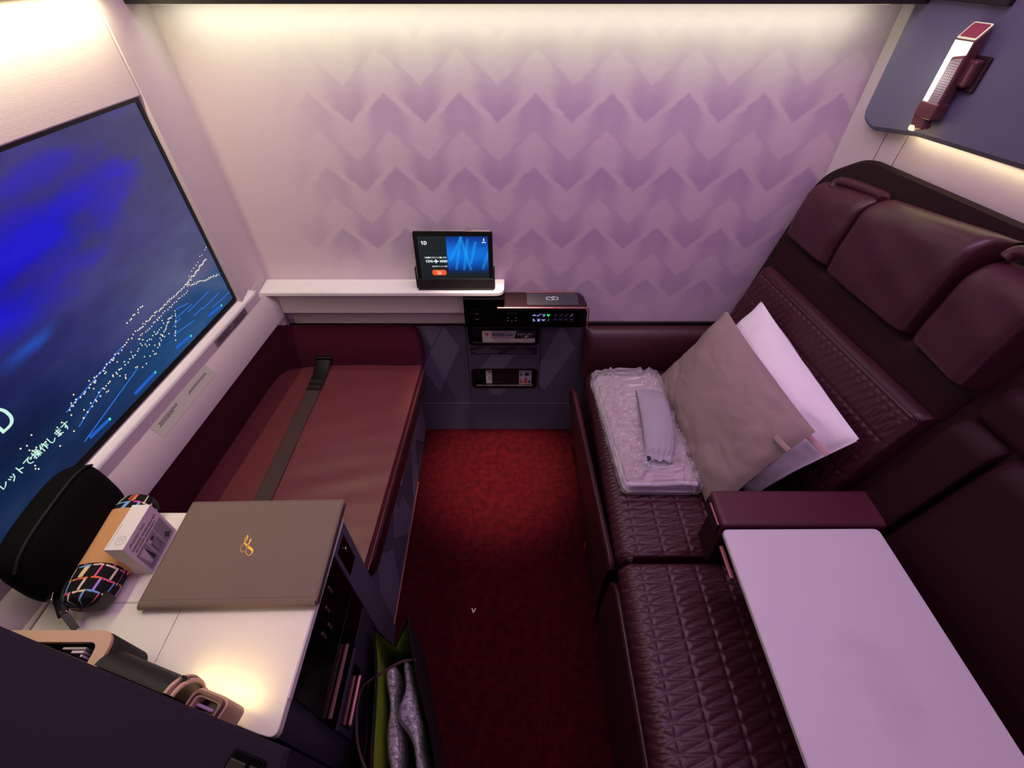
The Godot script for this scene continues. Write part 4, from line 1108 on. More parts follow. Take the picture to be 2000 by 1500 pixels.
func make_holders() -> void:
	# fittings on the far face of the partition: a pocket with a beige rim, a bolster, a small bronze cup
	var q := -0.2915
	var up := Transform3D(Basis(Vector3(1, 0, 0), Vector3(0, 0, -1), Vector3(0, 1, 0)), Vector3.ZERO)   # outline (along, away from the partition)
	var b := thing("storage_pocket", "beige rimmed storage pocket holding booklets, fixed behind the dark partition", "holder", Vector3(0, 0.741, 0))
	var o := rounded([Vector2(-0.846, 1.1595), Vector2(-0.665, 1.1595), Vector2(-0.663, px(-0.663) - 0.001)], [0.0, 0.034, 0.0], 8)
	var i := rounded([Vector2(-0.786, 1.1775), Vector2(-0.685, 1.1775), Vector2(-0.684, px(-0.684) - 0.0012)], [0.0, 0.02, 0.0], 8)
	part("rim", frame(o, i, 0.094, 0.101, FLAT), M.tan, b)
	part("shell", frame(rounded([Vector2(-0.842, 1.161), Vector2(-0.659, 1.161), Vector2(-0.657, px(-0.657) - 0.001)], [0.0, 0.034, 0.0], 8), i, 0.0, 0.0935, FLAT), M.matt, b)
	part("lining", prism(i, 0.06, 0.0, FLAT), mat(Color(0.36, 0.24, 0.40), 0.8), b)
	for k in 3:
		var z := 1.1825 + 0.0055 * k
		var x0 := (z - 1.172) / 0.3 - 0.808 + 0.022
		var s := thing("paper_booklet", ["thin white booklet farthest from the partition in the beige rimmed pocket", "thin white booklet in the middle of the beige rimmed pocket", "thin white booklet nearest the partition in the beige rimmed pocket"][k], "booklet", Vector3(x0, 0.8012, z), 0.0, "booklets in the beige rimmed pocket")
		part("pages", box(Vector3(0, 0, -0.0018), Vector3(-0.712 - x0, 0.026, 0.0018), 0.0006), M.paper, s)
		part("cover", box(Vector3(-0.0003, 0, 0.0018), Vector3(-0.7117 - x0, 0.0265, 0.0024), 0.0003), M.faint, s)
	var c := thing("bolster", "dark ribbed half-round roll with a bronze end ring along the partition", "bolster", Vector3(-0.602, 0.805, px(-0.602) - 0.001), q)
	var roll := func(u: float, v: float) -> Vector3:
		return Vector3(lerpf(-0.068, 0.070, v), cos(u * PI) * 0.042, -sin(u * PI) * 0.031 - 0.001)
	part("roll", sheet(30, 10, roll), M.mesh, c)
	for k in 3:
		var ring := []
		for j in 20:
			ring.append(Vector3(0.073 + k * 0.0055, cos(PI * j / 19) * (0.043 - 0.001 * k), -sin(PI * j / 19) * (0.033 - 0.001 * k) - 0.002))
		part("end_ring", tube(ring, 0.0040, 8), [M.tan, M.bronze, M.tan][k], c)
	part("end_cap", prism(rounded([Vector2(0.073, 0.001), Vector2(0.084, 0.001), Vector2(0.084, 0.031), Vector2(0.073, 0.031)], 0.002), 0.076, 0.004, Transform3D(up.basis, Vector3(0, -0.038, 0))), M.darkbronze, c)
	var d := thing("bronze_cup", "small oval bronze cup with a stepped rim beside the glow on the worktop", "holder", Vector3(-0.474, 0.768, px(-0.474)), q)
	for k in 3:
		var e := 0.0035 * k
		part("rim", frame(rounded([Vector2(-0.030 + e, 0.0008), Vector2(0.031 - e, 0.0008), Vector2(0.032 - e, 0.0275 - e), Vector2(-0.030 + e, 0.0275 - e)], [0.0, 0.0, 0.016, 0.016]), rounded([Vector2(-0.026 + e, 0.0012), Vector2(0.027 - e, 0.0012), Vector2(0.028 - e, 0.0235 - e), Vector2(-0.026 + e, 0.0235 - e)], [0.0, 0.0, 0.013, 0.013]), 0.002, [0.062, 0.072, 0.066][k], up), [M.tan, M.bronze, M.tan][k], d)
	part("bottom", prism(rounded([Vector2(-0.028, 0.001), Vector2(0.028, 0.001), Vector2(0.028, 0.024), Vector2(-0.028, 0.024)], [0.0, 0.0, 0.014, 0.014]), 0.045, 0.0, up), M.darkbronze, d)
	part("tag", box(Vector3(-0.018, 0.046, -0.009), Vector3(0.014, 0.060, -0.004), 0.002), mat(Color(0.62, 0.48, 0.70), 0.6), d)
	# a small lamp under the cup lights the worktop
	part("lamp_strip", box(Vector3(-0.026, -0.004, -0.022), Vector3(0.026, 0.0015, -0.006), 0.001), glow(Color(1.0, 0.86, 0.56), 2.0), d)
	var g := AreaLight3D.new()
	g.name = "lamp_light"
	g.area_size = Vector2(0.13, 0.012)
	g.light_color = Color(1.0, 0.86, 0.58)
	g.light_energy = 0.008
	g.area_range = 4
	g.shadow_enabled = true
	add_child(g)
	g.position = d.transform * Vector3(-0.035, 0.0, -0.0300)
	g.rotation = Vector3(-0.25, q, 0)


# ------------------------------------------------------------------ things on the worktop
func make_tabletop_things() -> void:
	var t := thing("menu_folder", "large taupe leather menu folder with a gold script letter, lying on the white worktop", "folder", Vector3(-0.553, 0.7405, 0.9705), deg_to_rad(1.2))
	var o := rrect(-0.171, -0.112, 0.173, 0.114, 0.004)
	part("back_cover", prism(o, 0.004, 0.001, FLAT), M.folderedge, t)
	part("pages", prism(rrect(-0.165, -0.106, 0.168, 0.109, 0.001), 0.010, 0.0, Transform3D(FLAT.basis, Vector3(0, 0.004, 0))), M.paper, t)
	var c := part("front_cover", prism(o, 0.0065, 0.002, Transform3D(FLAT.basis, Vector3(0, 0.0135, 0))), M.folder, t)
	part("spine", tube([Vector3(-0.169, 0.0115, 0.1125), Vector3(0.17, 0.0115, 0.1125)], 0.0085, 10), M.folder, t)
	var st := []
	for k in 4:
		var q: Array = [[-0.167, -0.108, 0.169, -0.108], [0.169, -0.108, 0.169, 0.106], [0.169, 0.106, -0.167, 0.106], [-0.167, 0.106, -0.167, -0.108]][k]
		st.append([Vector2(q[0], -q[1]), Vector2(q[2], -q[3])])
	var up := Transform3D(Basis(Vector3(1, 0, 0), Vector3(0, 0, -1), Vector3(0, 1, 0)), Vector3(0, 0.0201, 0))
	part("stitching", ink(st, 0.0008, 0.0001, up), mat(Color(0.36, 0.30, 0.27), 0.7), c)
	var fa := [Vector2(-0.5662, 0.9433), Vector2(-0.5687, 0.9527), Vector2(-0.5668, 0.9601), Vector2(-0.5695, 0.9705), Vector2(-0.5685, 0.9771), Vector2(-0.5639, 0.9818), Vector2(-0.5594, 0.9818), Vector2(-0.5558, 0.9795), Vector2(-0.5563, 0.9729), Vector2(-0.5561, 0.965), Vector2(-0.5557, 0.9533)]
	var fb := [Vector2(-0.5662, 0.9433), Vector2(-0.5640, 0.9515), Vector2(-0.5662, 0.9595)]
	var fc := [Vector2(-0.5662, 0.9615), Vector2(-0.5558, 0.9698), Vector2(-0.5449, 0.9771), Vector2(-0.5418, 0.9818), Vector2(-0.5425, 0.9872), Vector2(-0.5466, 0.9895), Vector2(-0.5525, 0.986), Vector2(-0.5559, 0.9806), Vector2(-0.5563, 0.9751)]
	var em := []
	for l in [[fa, [0.8, 1.2, 1.0, 0.9, 0.9, 0.9, 0.9, 0.9, 1.2, 2.2, 3.4]], [fb, [1.0, 2.6, 1.2]], [fc, [2.4, 4.4, 4.4, 2.6, 1.4, 1.0, 0.9, 0.9, 1.0]]]:
		var pts := []
		var ws := []
		for i in l[0].size():
			pts.append(Vector2(l[0][i].x + 0.553, -(l[0][i].y - 0.9705)))
			ws.append(Vector2(l[1][i] * 0.0011, 0))
		var wl2 := []
		for v in spline(ws, 5):
			wl2.append(v.x)
		em.append(ink([spline(pts, 5)], wl2, 0.0003, up))
	part("emblem", joined(em), M.gold, c, Vector3.ZERO, Vector3.ZERO, "gold script letter F")

	# black soft case against the screen wall
	var k := thing("soft_case", "large black zipped soft case leaning below the big screen", "case", Vector3(-0.889, 0.741, 0.972), deg_to_rad(4))
	var cs := func(u: float, v: float) -> Vector3:
		var a := u * TAU
		var s := v * 2.0 - 1.0
		var e := pow(maxf(0.0, 1.0 - pow(absf(s), 3.2)), 0.42)
		var cx := signf(cos(a)) * pow(absf(cos(a)), 0.62)
		var sy := signf(sin(a)) * pow(absf(sin(a)), 0.72)
		var y := 0.091 + sy * 0.091 * (0.35 + 0.65 * e)
		return Vector3(cx * (0.047 - 0.006 * sy) * e + 0.006 * (y / 0.18), maxf(y, 0.001), s * 0.122)
	part("body", sheet(48, 40, cs, true, true), M.neoprene, k)
	var zip := []
	for i in 22:
		var a := -0.115 + 0.23 * i / 21.0
		var e := pow(maxf(0.0, 1.0 - pow(absf(a / 0.122), 3.2)), 0.42)
		zip.append(Vector3(0.012 + 0.018 * e, 0.091 + 0.0885 * (0.35 + 0.65 * e), a))
	part("zip", tube(zip, 0.0026, 6), M.matt, k)
	part("zip_pull", moved(rbox(Vector3(0.008, 0.005, 0.018), 0.002), Transform3D(Basis(Vector3.UP, 0.4), Vector3(0.03, 0.066, 0.122))), M.chrome, k)
	part("pull_tab", moved(rbox(Vector3(0.010, 0.004, 0.034), 0.0018), Transform3D(Basis(Vector3.RIGHT, 0.5) * Basis(Vector3.UP, 0.5), Vector3(0.038, 0.045, 0.136))), M.matt, k)

	# patterned pouch with a kraft paper band
	var p := thing("patterned_pouch", "black pouch with a bright multicoloured brick print and a plain orange paper band", "pouch", Vector3(-0.8145, 0.7405, 0.985), deg_to_rad(6))
	var dims := func(s: float) -> float:
		return pow(maxf(0.0, 1.0 - pow(absf(s), 5.0)), 0.5)
	var shape := func(a: float, s: float, grow: float) -> Vector3:   # a: round, s: along -1..1
		var e := lerpf(0.0, 1.0, dims.call(s))
		var cx := signf(cos(a)) * pow(absf(cos(a)), 0.75)
		var sy := signf(sin(a)) * pow(absf(sin(a)), 0.8)
		return Vector3(cx * (0.041 * (0.55 + 0.45 * e) * minf(1.0, e * 2.5) + grow), maxf(0.038 + sy * (0.038 * (0.5 + 0.5 * e) * minf(1.0, e * 2.5) + grow), 0.0006), s * 0.118)
	var print_mat := mat(Color.WHITE, 0.8, 0, 0.3)
	print_mat.albedo_texture = brick_print()
	var pb := func(u: float, v: float) -> Vector3:
		return shape.call(u * TAU, v * 2.0 - 1.0, 0.0)
	part("body", sheet(40, 44, pb, true, true), print_mat, p)
	var band := func(u: float, v: float) -> Vector3:
		return shape.call(u * TAU, lerpf(-0.62, 0.40, v), 0.0012)
	part("paper_band", sheet(40, 14, band, true, true), M.kraft, p, Vector3.ZERO, Vector3.ZERO, "plain orange kraft paper band")
	for e in [-1.0, 1.0]:   # black end gussets
		var gus := func(u: float, v: float) -> Vector3:
			var q: Vector3 = shape.call(lerpf(-PI * 0.62, PI * 0.12, u) , e * lerpf(0.80, 0.999, v), 0.0012)
			return q
		part("end_gusset", sheet(16, 8, gus, false, e > 0), mat(Color(0.21, 0.20, 0.19), 0.6), p)
	var zl := []
	for i in 24:
		zl.append(shape.call(PI * 0.80, lerpf(-0.9, 0.98, i / 23.0), 0.0018))
	part("zip", tube(zl, 0.003, 6), M.matt, p)
	part("zip_pull", moved(rbox(Vector3(0.012, 0.006, 0.010), 0.002), Transform3D(Basis(Vector3.UP, 0.5), Vector3(-0.026, 0.046, 0.122))), M.chrome, p)
	part("pull_tab", moved(rbox(Vector3(0.011, 0.004, 0.036), 0.0016), Transform3D(Basis(Vector3.UP, 0.75) * Basis(Vector3.RIGHT, 0.55), Vector3(-0.014, 0.034, 0.138))), mat(Color(0.28, 0.27, 0.26), 0.6), p)

	# white box
	var b := thing("skincare_box", "small white printed carton standing between the patterned pouch and the folder", "box", Vector3(-0.759, 0.7405, 0.971), deg_to_rad(1.5))
	part("carton", moved(rbox(Vector3(0.036, 0.105, 0.098), 0.0012, 1), Transform3D(Basis(), Vector3(0, 0.0527, 0))), M.paper, b)
	var r := Node3D.new()
	r.name = "printed_face"
	b.add_child(r, true)
	r.position = Vector3(0.0182, 0.0527, 0)
	r.rotation.y = PI / 2   # x runs to the far end, y up
	part("tint", box(Vector3(-0.049, -0.0522, -0.0002), Vector3(0.049, 0.0522, 0.0002), 0.0001), mat(Color(0.80, 0.72, 0.78), 0.6), r)
	var ph := mat(Color(0.55, 0.48, 0.56), 0.6)
	for q in [[-0.043, -0.013], [-0.0115, 0.0145], [0.016, 0.043]]:
		part("picture", box(Vector3(q[0], -0.046, 0.0001), Vector3(q[1], 0.012, 0.0004), 0.0001), ph, r)
	var dark := mat(Color(0.22, 0.18, 0.24), 0.5)
	var pale := mat(Color(0.74, 0.68, 0.75), 0.5)
	part("picture", prism(PackedVector2Array([Vector2(-0.039, 0.004), Vector2(-0.022, 0.006), Vector2(-0.029, -0.034), Vector2(-0.034, -0.034)]), 0.0006), pale, r)
	part("picture", prism(PackedVector2Array([Vector2(-0.023, 0.003), Vector2(-0.0215, 0.002), Vector2(-0.016, -0.034), Vector2(-0.025, -0.036)]), 0.0006), dark, r)
	part("picture", ink([[Vector2(-0.007, -0.010), Vector2(-0.007, -0.034), Vector2(0.008, -0.034), Vector2(0.008, -0.010), Vector2(-0.007, -0.010)]], 0.0016, 0.0006), dark, r)
	part("picture", box(Vector3(-0.002, -0.004, 0.0002), Vector3(0.007, 0.004, 0.0006), 0.0001), dark, r)
	part("picture", box(Vector3(-0.010, -0.004, 0.0002), Vector3(-0.003, 0.005, 0.0006), 0.0001), pale, r)
	part("picture", prism(PackedVector2Array([Vector2(0.022, -0.030), Vector2(0.030, -0.022), Vector2(0.034, -0.031), Vector2(0.039, -0.036), Vector2(0.027, -0.042)]), 0.0006), dark, r)
	part("lettering", ink([[Vector2(-0.040, 0.036), Vector2(-0.033, 0.043)]], 0.0008, 0.0004), M.ink, r)
	lettering("lettering", "SHISEIDO MEN", 0.0058, M.ink, r, Vector3(-0.012, 0.0395, 0.0003), Vector3.ZERO, false, true, 0.95)
	lettering("lettering", "SKINCARE ESSENTIALS KIT", 0.0052, M.ink, r, Vector3(0.0, 0.0275, 0.0003), Vector3.ZERO, true, true, 0.92)
	lettering("lettering", "KIT SOINS ESSENTIELS", 0.0052, M.ink, r, Vector3(-0.0035, 0.0185, 0.0003), Vector3.ZERO, true, true, 0.92)
	# a faint round seal and a line of small print on top
	var ring := []
	for i in 17:
		ring.append(Vector2(cos(TAU * i / 16), sin(TAU * i / 16)) * 0.009 + Vector2(0.004, -0.030))
	var in_ := []
	for i in 9:
		in_.append(Vector2(cos(TAU * i / 8), sin(TAU * i / 8)) * 0.004 + Vector2(0.004, -0.030))
	part("seal", ink([ring, in_, [Vector2(-0.013, -0.044), Vector2(-0.013, 0.005)]], 0.0007, 0.0002, Transform3D(Basis(Vector3(1, 0, 0), Vector3(0, 0, -1), Vector3(0, 1, 0)), Vector3(0, 0.1053, 0))), M.faint, b)


func brick_print() -> ImageTexture:   # loose painted bricks: dark blocks in bright, uneven joints
	var r := RandomNumberGenerator.new()
	r.seed = 12
	var w := 480
	var h := 480
	var im := Image.create(w, h, false, Image.FORMAT_RGB8)
	var f := FastNoiseLite.new()
	f.seed = 4
	f.frequency = 0.012
	im.fill(Color(0.10, 0.085, 0.10))
	var cols := [Color(0.50, 0.70, 0.93), Color(0.93, 0.36, 0.70), Color(0.96, 0.40, 0.35), Color(0.95, 0.40, 0.60), Color(0.86, 0.92, 0.72), Color(0.95, 0.86, 0.66), Color(0.96, 0.48, 0.32), Color(0.93, 0.87, 0.78), Color(0.70, 0.55, 0.92), Color(0.66, 0.72, 0.38)]
	var pick := func(x: float, y: float) -> Color:
		var k := (f.get_noise_2d(x * 1.2, y * 1.2) * 1.3 + 0.42) * 9.0 + r.randf_range(-0.6, 0.6)
		return cols[clampi(int(k), 0, 9)]
	var y := 0.0
	var row := 0
	while y < h:
		var rh := r.randf_range(40, 58)
		var x := -r.randf_range(0, 50)
		while x < w:
			var rw := r.randf_range(24, 56)
			var jt := r.randf_range(6.0, 12.0)
			var c: Color = pick.call(x, y)
			var c2: Color = pick.call(x + 60, y + 90)
			for j in int(rh):
				for i in int(jt):
					put(im, int(x + i + j * 0.15), int(y + j + sin(x * 0.05) * 3.0), c)
			for i in int(rw) + 4:
				for j in int(r.randf_range(5, 9)):
					put(im, int(x + i), int(y + j + sin((x + i) * 0.05) * 3.0), c2)
			if r.randf() < 0.16:
				for j in int(rh * 0.8):
					for i in int(rw * 0.7):
						if (i / 4) % 2 == 0:
							put(im, int(x + i + 3), int(y + j + 3), c)
			x += rw + jt
		y += rh
		row += 1
	im.generate_mipmaps()
	return ImageTexture.create_from_image(im)


func put(im: Image, x: int, y: int, c: Color) -> void:
	if x >= 0 and y >= 0 and x < im.get_width() and y < im.get_height():
		im.set_pixel(x, y, c)


# ------------------------------------------------------------------ the shopping bag on the floor
func make_bag() -> void:
	var t := thing("paper_bag", "tall black paper carrier bag, lime green inside, standing open on the carpet", "bag")
	var y := 0.35
	# rim points: far left, far right, near right, near left; the far gusset folds inwards
	var a := Vector3(-0.376, y, 0.99)
	var b := Vector3(-0.284, y, 0.96)
	var c := Vector3(-0.150, y, 1.36)
	var d := Vector3(-0.285, y, 1.40)
	var fold := Vector3(-0.312, y - 0.012, 1.035)
	var fold2 := Vector3(-0.23, y - 0.012, 1.34)
	var foot := func(p: Vector3) -> Vector3:
		return Vector3(lerpf(p.x, -0.275, 0.0) + (0.0), 0.004, p.z)
	var fa: Vector3 = foot.call(a) + Vector3(0.0, 0, 0.0)
	var fb: Vector3 = foot.call(b)
	var fc: Vector3 = foot.call(c)
	var fd: Vector3 = foot.call(d)
	var ff := Vector3(-0.33, 0.004, 0.985)
	var ff2 := Vector3(-0.215, 0.004, 1.375)
	var walls := [[a, d, fa, fd, "side"], [b, c, fb, fc, "side"], [a, fold, fa, ff, "gusset"], [fold, b, ff, fb, "gusset"], [d, fold2, fd, ff2, "gusset"], [fold2, c, ff2, fc, "gusset"]]
	var inside := Vector3(-0.27, 0.2, 1.18)
	for q in walls:
		var p0: Vector3 = q[0]
		var p1: Vector3 = q[1]
		var q0: Vector3 = q[2]
		var q1: Vector3 = q[3]
		var nrm := (p1 - p0).cross(q0 - p0).normalized()
		if nrm.dot(inside - p0) < 0.0:
			nrm = -nrm
		for side in 2:
			var off := nrm * (0.0006 if side == 0 else -0.0006)
			var bow := 0.006 if q[4] == "side" else 0.0
			var g := func(u: float, v: float) -> Vector3:
				var tp := p0.lerp(p1, u).lerp(q0.lerp(q1, u), v)
				return tp + off + nrm * bow * sin(u * PI * 2.0) * (1.0 - v)
			var fl := nrm.dot((p1 - p0).cross(q0 - p0)) < 0.0
			if side == 1:
				fl = not fl
			part("lining" if side == 0 else q[4], sheet(14, 6, g, false, fl), M.lime if side == 0 else M.bagblack, t)
		# the folded black hem inside the rim
		var hem := func(u: float, v: float) -> Vector3:
			return p0.lerp(p1, u).lerp(q0.lerp(q1, u), v * 0.085 - 0.002) + nrm * 0.0015 + nrm * (0.006 if q[4] == "side" else 0.0) * sin(u * PI * 2.0)
		part("hem", sheet(14, 2, hem, false, nrm.dot((p1 - p0).cross(q0 - p0)) < 0.0), M.bagblack, t)
	part("bottom", prism(PackedVector2Array([Vector2(fa.x, fa.z), Vector2(fb.x, fb.z), Vector2(fc.x, fc.z), Vector2(fd.x, fd.z)]), 0.004, 0.0, FLAT), M.bagblack, t)
	var h1 := spline([Vector3(-0.252, 0.325, 1.065), Vector3(-0.285, 0.345, 1.075), Vector3(-0.345, 0.335, 1.105), Vector3(-0.385, 0.305, 1.13), Vector3(-0.382, 0.30, 1.19), Vector3(-0.35, 0.325, 1.26), Vector3(-0.29, 0.35, 1.32), Vector3(-0.23, 0.345, 1.32), Vector3(-0.185, 0.325, 1.29)], 8)
	part("rope_handle", tube(h1, 0.0036, 7), M.rope, t)
	var h2 := spline([Vector3(-0.352, 0.30, 1.10), Vector3(-0.374, 0.28, 1.11), Vector3(-0.386, 0.20, 1.15), Vector3(-0.385, 0.15, 1.22), Vector3(-0.372, 0.2, 1.29), Vector3(-0.345, 0.28, 1.30), Vector3(-0.318, 0.30, 1.29)], 8)
	part("rope_handle", tube(h2, 0.0034, 7), M.rope, t)
	part("eyelet_tab", box(Vector3(-0.316, 0.302, 1.012), Vector3(-0.309, 0.308, 1.02), 0.001), mat(Color(0.72, 0.70, 0.25), 0.6), t)

	# what is in it: two folded garments with a maze print, in clear bags
	var mz := mat(Color.WHITE, 0.85, 0, 0.2)
	mz.albedo_texture = maze_print()
	for i in 2:
		var s := thing("folded_garment", ["folded white garment with black maze print, at the left in the paper bag", "crumpled white garment with black maze print, at the right in the paper bag"][i], "garment", Vector3(-0.298, 0.006, 1.19) if i == 0 else Vector3(-0.240, 0.006, 1.19), deg_to_rad(13 if i == 0 else 18))
		var hgt: float = [0.265, 0.315][i]
		var g := func(u: float, v: float) -> Vector3:
			var an := u * TAU
			var z := lerpf(-0.135, 0.145, v)
			var e := pow(maxf(0.0, 1.0 - pow(absf(v * 2.0 - 1.0), 6.0)), 0.5)
			var th := 0.016 + 0.007 * sin(z * 40.0 + i * 2.0) * (0.5 + 0.5 * sin(an))
			if i == 1:
				th += 0.012 * exp(-pow((z + 0.02) / 0.03, 2.0)) * maxf(0.0, sin(an))
			var yy := hgt * (0.5 + 0.5 * signf(sin(an)) * pow(absf(sin(an)), 0.5)) * (0.9 + 0.1 * e) - 0.012 * absf(sin(z * 26.0 + i))
			return Vector3(signf(cos(an)) * pow(absf(cos(an)), 0.6) * th * e - (0.012 * exp(-pow((z + 0.02) / 0.03, 2.0)) if i == 1 else 0.0), maxf(yy, 0.001), z)
		part("cloth", sheet(36, 50, g, true, true), mz, s)
		var wrap := func(u: float, v: float) -> Vector3:
			var q: Vector3 = g.call(u, v)
			var an := u * TAU
			return q + Vector3(cos(an) * 0.003, sin(an) * 0.004 + (0.002 * sin(v * 90.0 + u * 40.0)), (v - 0.5) * 0.008)
		part("clear_bag", sheet(36, 50, wrap, true, true), M.plastic, s)


func maze_print() -> ImageTexture:
	var r := RandomNumberGenerator.new()
	r.seed = 21
	var s := 384
	var im := Image.create(s, s, false, Image.FORMAT_RGB8)
	im.fill(Color(0.66, 0.63, 0.64))
	var ink_ := Color(0.10, 0.07, 0.10)
	var c := 24
	for j in s / c:
		for i in s / c:
			var x := i * c
			var y := j * c
			match r.randi_range(0, 4):
				0:
					im.fill_rect(Rect2i(x, y, c, 7), ink_)
					im.fill_rect(Rect2i(x, y, 7, c), ink_)
				1:
					im.fill_rect(Rect2i(x, y, c, 7), ink_)
					im.fill_rect(Rect2i(x + c - 7, y, 7, c), ink_)
				2:
					im.fill_rect(Rect2i(x + 7, y + 7, 12, 12), ink_)
				3:
					im.fill_rect(Rect2i(x, y + c - 7, c, 7), ink_)
				4:
					im.fill_rect(Rect2i(x, y, 7, c), ink_)
					im.fill_rect(Rect2i(x + 7, y + 9, 10, 6), ink_)
	return ImageTexture.create_from_image(im)


# ------------------------------------------------------------------ the sofa
func quilt(a: float, z: float, w: float, p: float) -> float:   # puff height 0..1 of stitched leather; a runs across the strips, strip 0 begins at 0
	var k := floorf(a / w)
	var s := a / w - k
	var d := minf(s, 1.0 - s) * w * (1.0 if k >= 0.0 else 3.0)
	var fz := z / p
	var h := absf(fz - roundf(fz)) * p
	var slope := s if k >= 0.0 else -s
	var g := fz + slope
	var d2 := absf(g - roundf(g)) * p * 0.94
	if k < 0.0:
		g = fz + s
		d2 = minf(d2, absf(g - roundf(g)) * p * 0.94)
	var x := minf(d, minf(h * 1.15, d2))
	return 1.0 - exp(-x / 0.0042)


func seat_cushion(z0: float, z1: float) -> ArrayMesh:
	var nz := int((z1 - z0) / 0.0028)
	var f := func(u: float, v: float) -> Vector3:
		var z := clampf(lerpf(z0 - 0.002, z1 + 0.002, v), z0, z1)
		var a := u * 0.64
		var p: Vector2
		var n: Vector2
		if a < 0.06:
			p = Vector2(0.294 - 0.004 * sin(a / 0.06 * PI / 2.0), 0.368 + a)
			n = Vector2(-1, 0)
		elif a < 0.13:
			var t := (a - 0.06) / 0.07 * PI / 2.0
			p = Vector2(0.290 + 0.0446 * (1.0 - cos(t)), 0.428 + 0.0446 * sin(t))
			n = Vector2(-cos(t), sin(t))
		else:
			p = Vector2(0.3346 + a - 0.13, 0.4726 - 0.006 * smoothstep(0.2, 0.64, a))
			n = Vector2(0, 1)
		var e := minf(z - z0, z1 - z)
		var inset := 0.0
		if e < 0.02:
			var q := 1.0 - e / 0.02
			inset = 0.016 * (1.0 - sqrt(maxf(0.0, 1.0 - q * q)))
		if v < 0.5 * 0.002 or v > 1.0 - 0.5 * 0.002:
			inset = 0.08
		var puff := quilt(a - 0.14, z, 0.073, 0.0272) * smoothstep(0.045, 0.065, a)
		p += n * (puff * 0.0045 - 0.003 - inset)
		return Vector3(p.x, p.y, z)
	return sheet(190, nz, f, false, true)


func bx(y: float, z: float) -> float:   # the plane of the seat back
	return 0.80 + 0.2 * (y - 0.64) + 0.14 * z


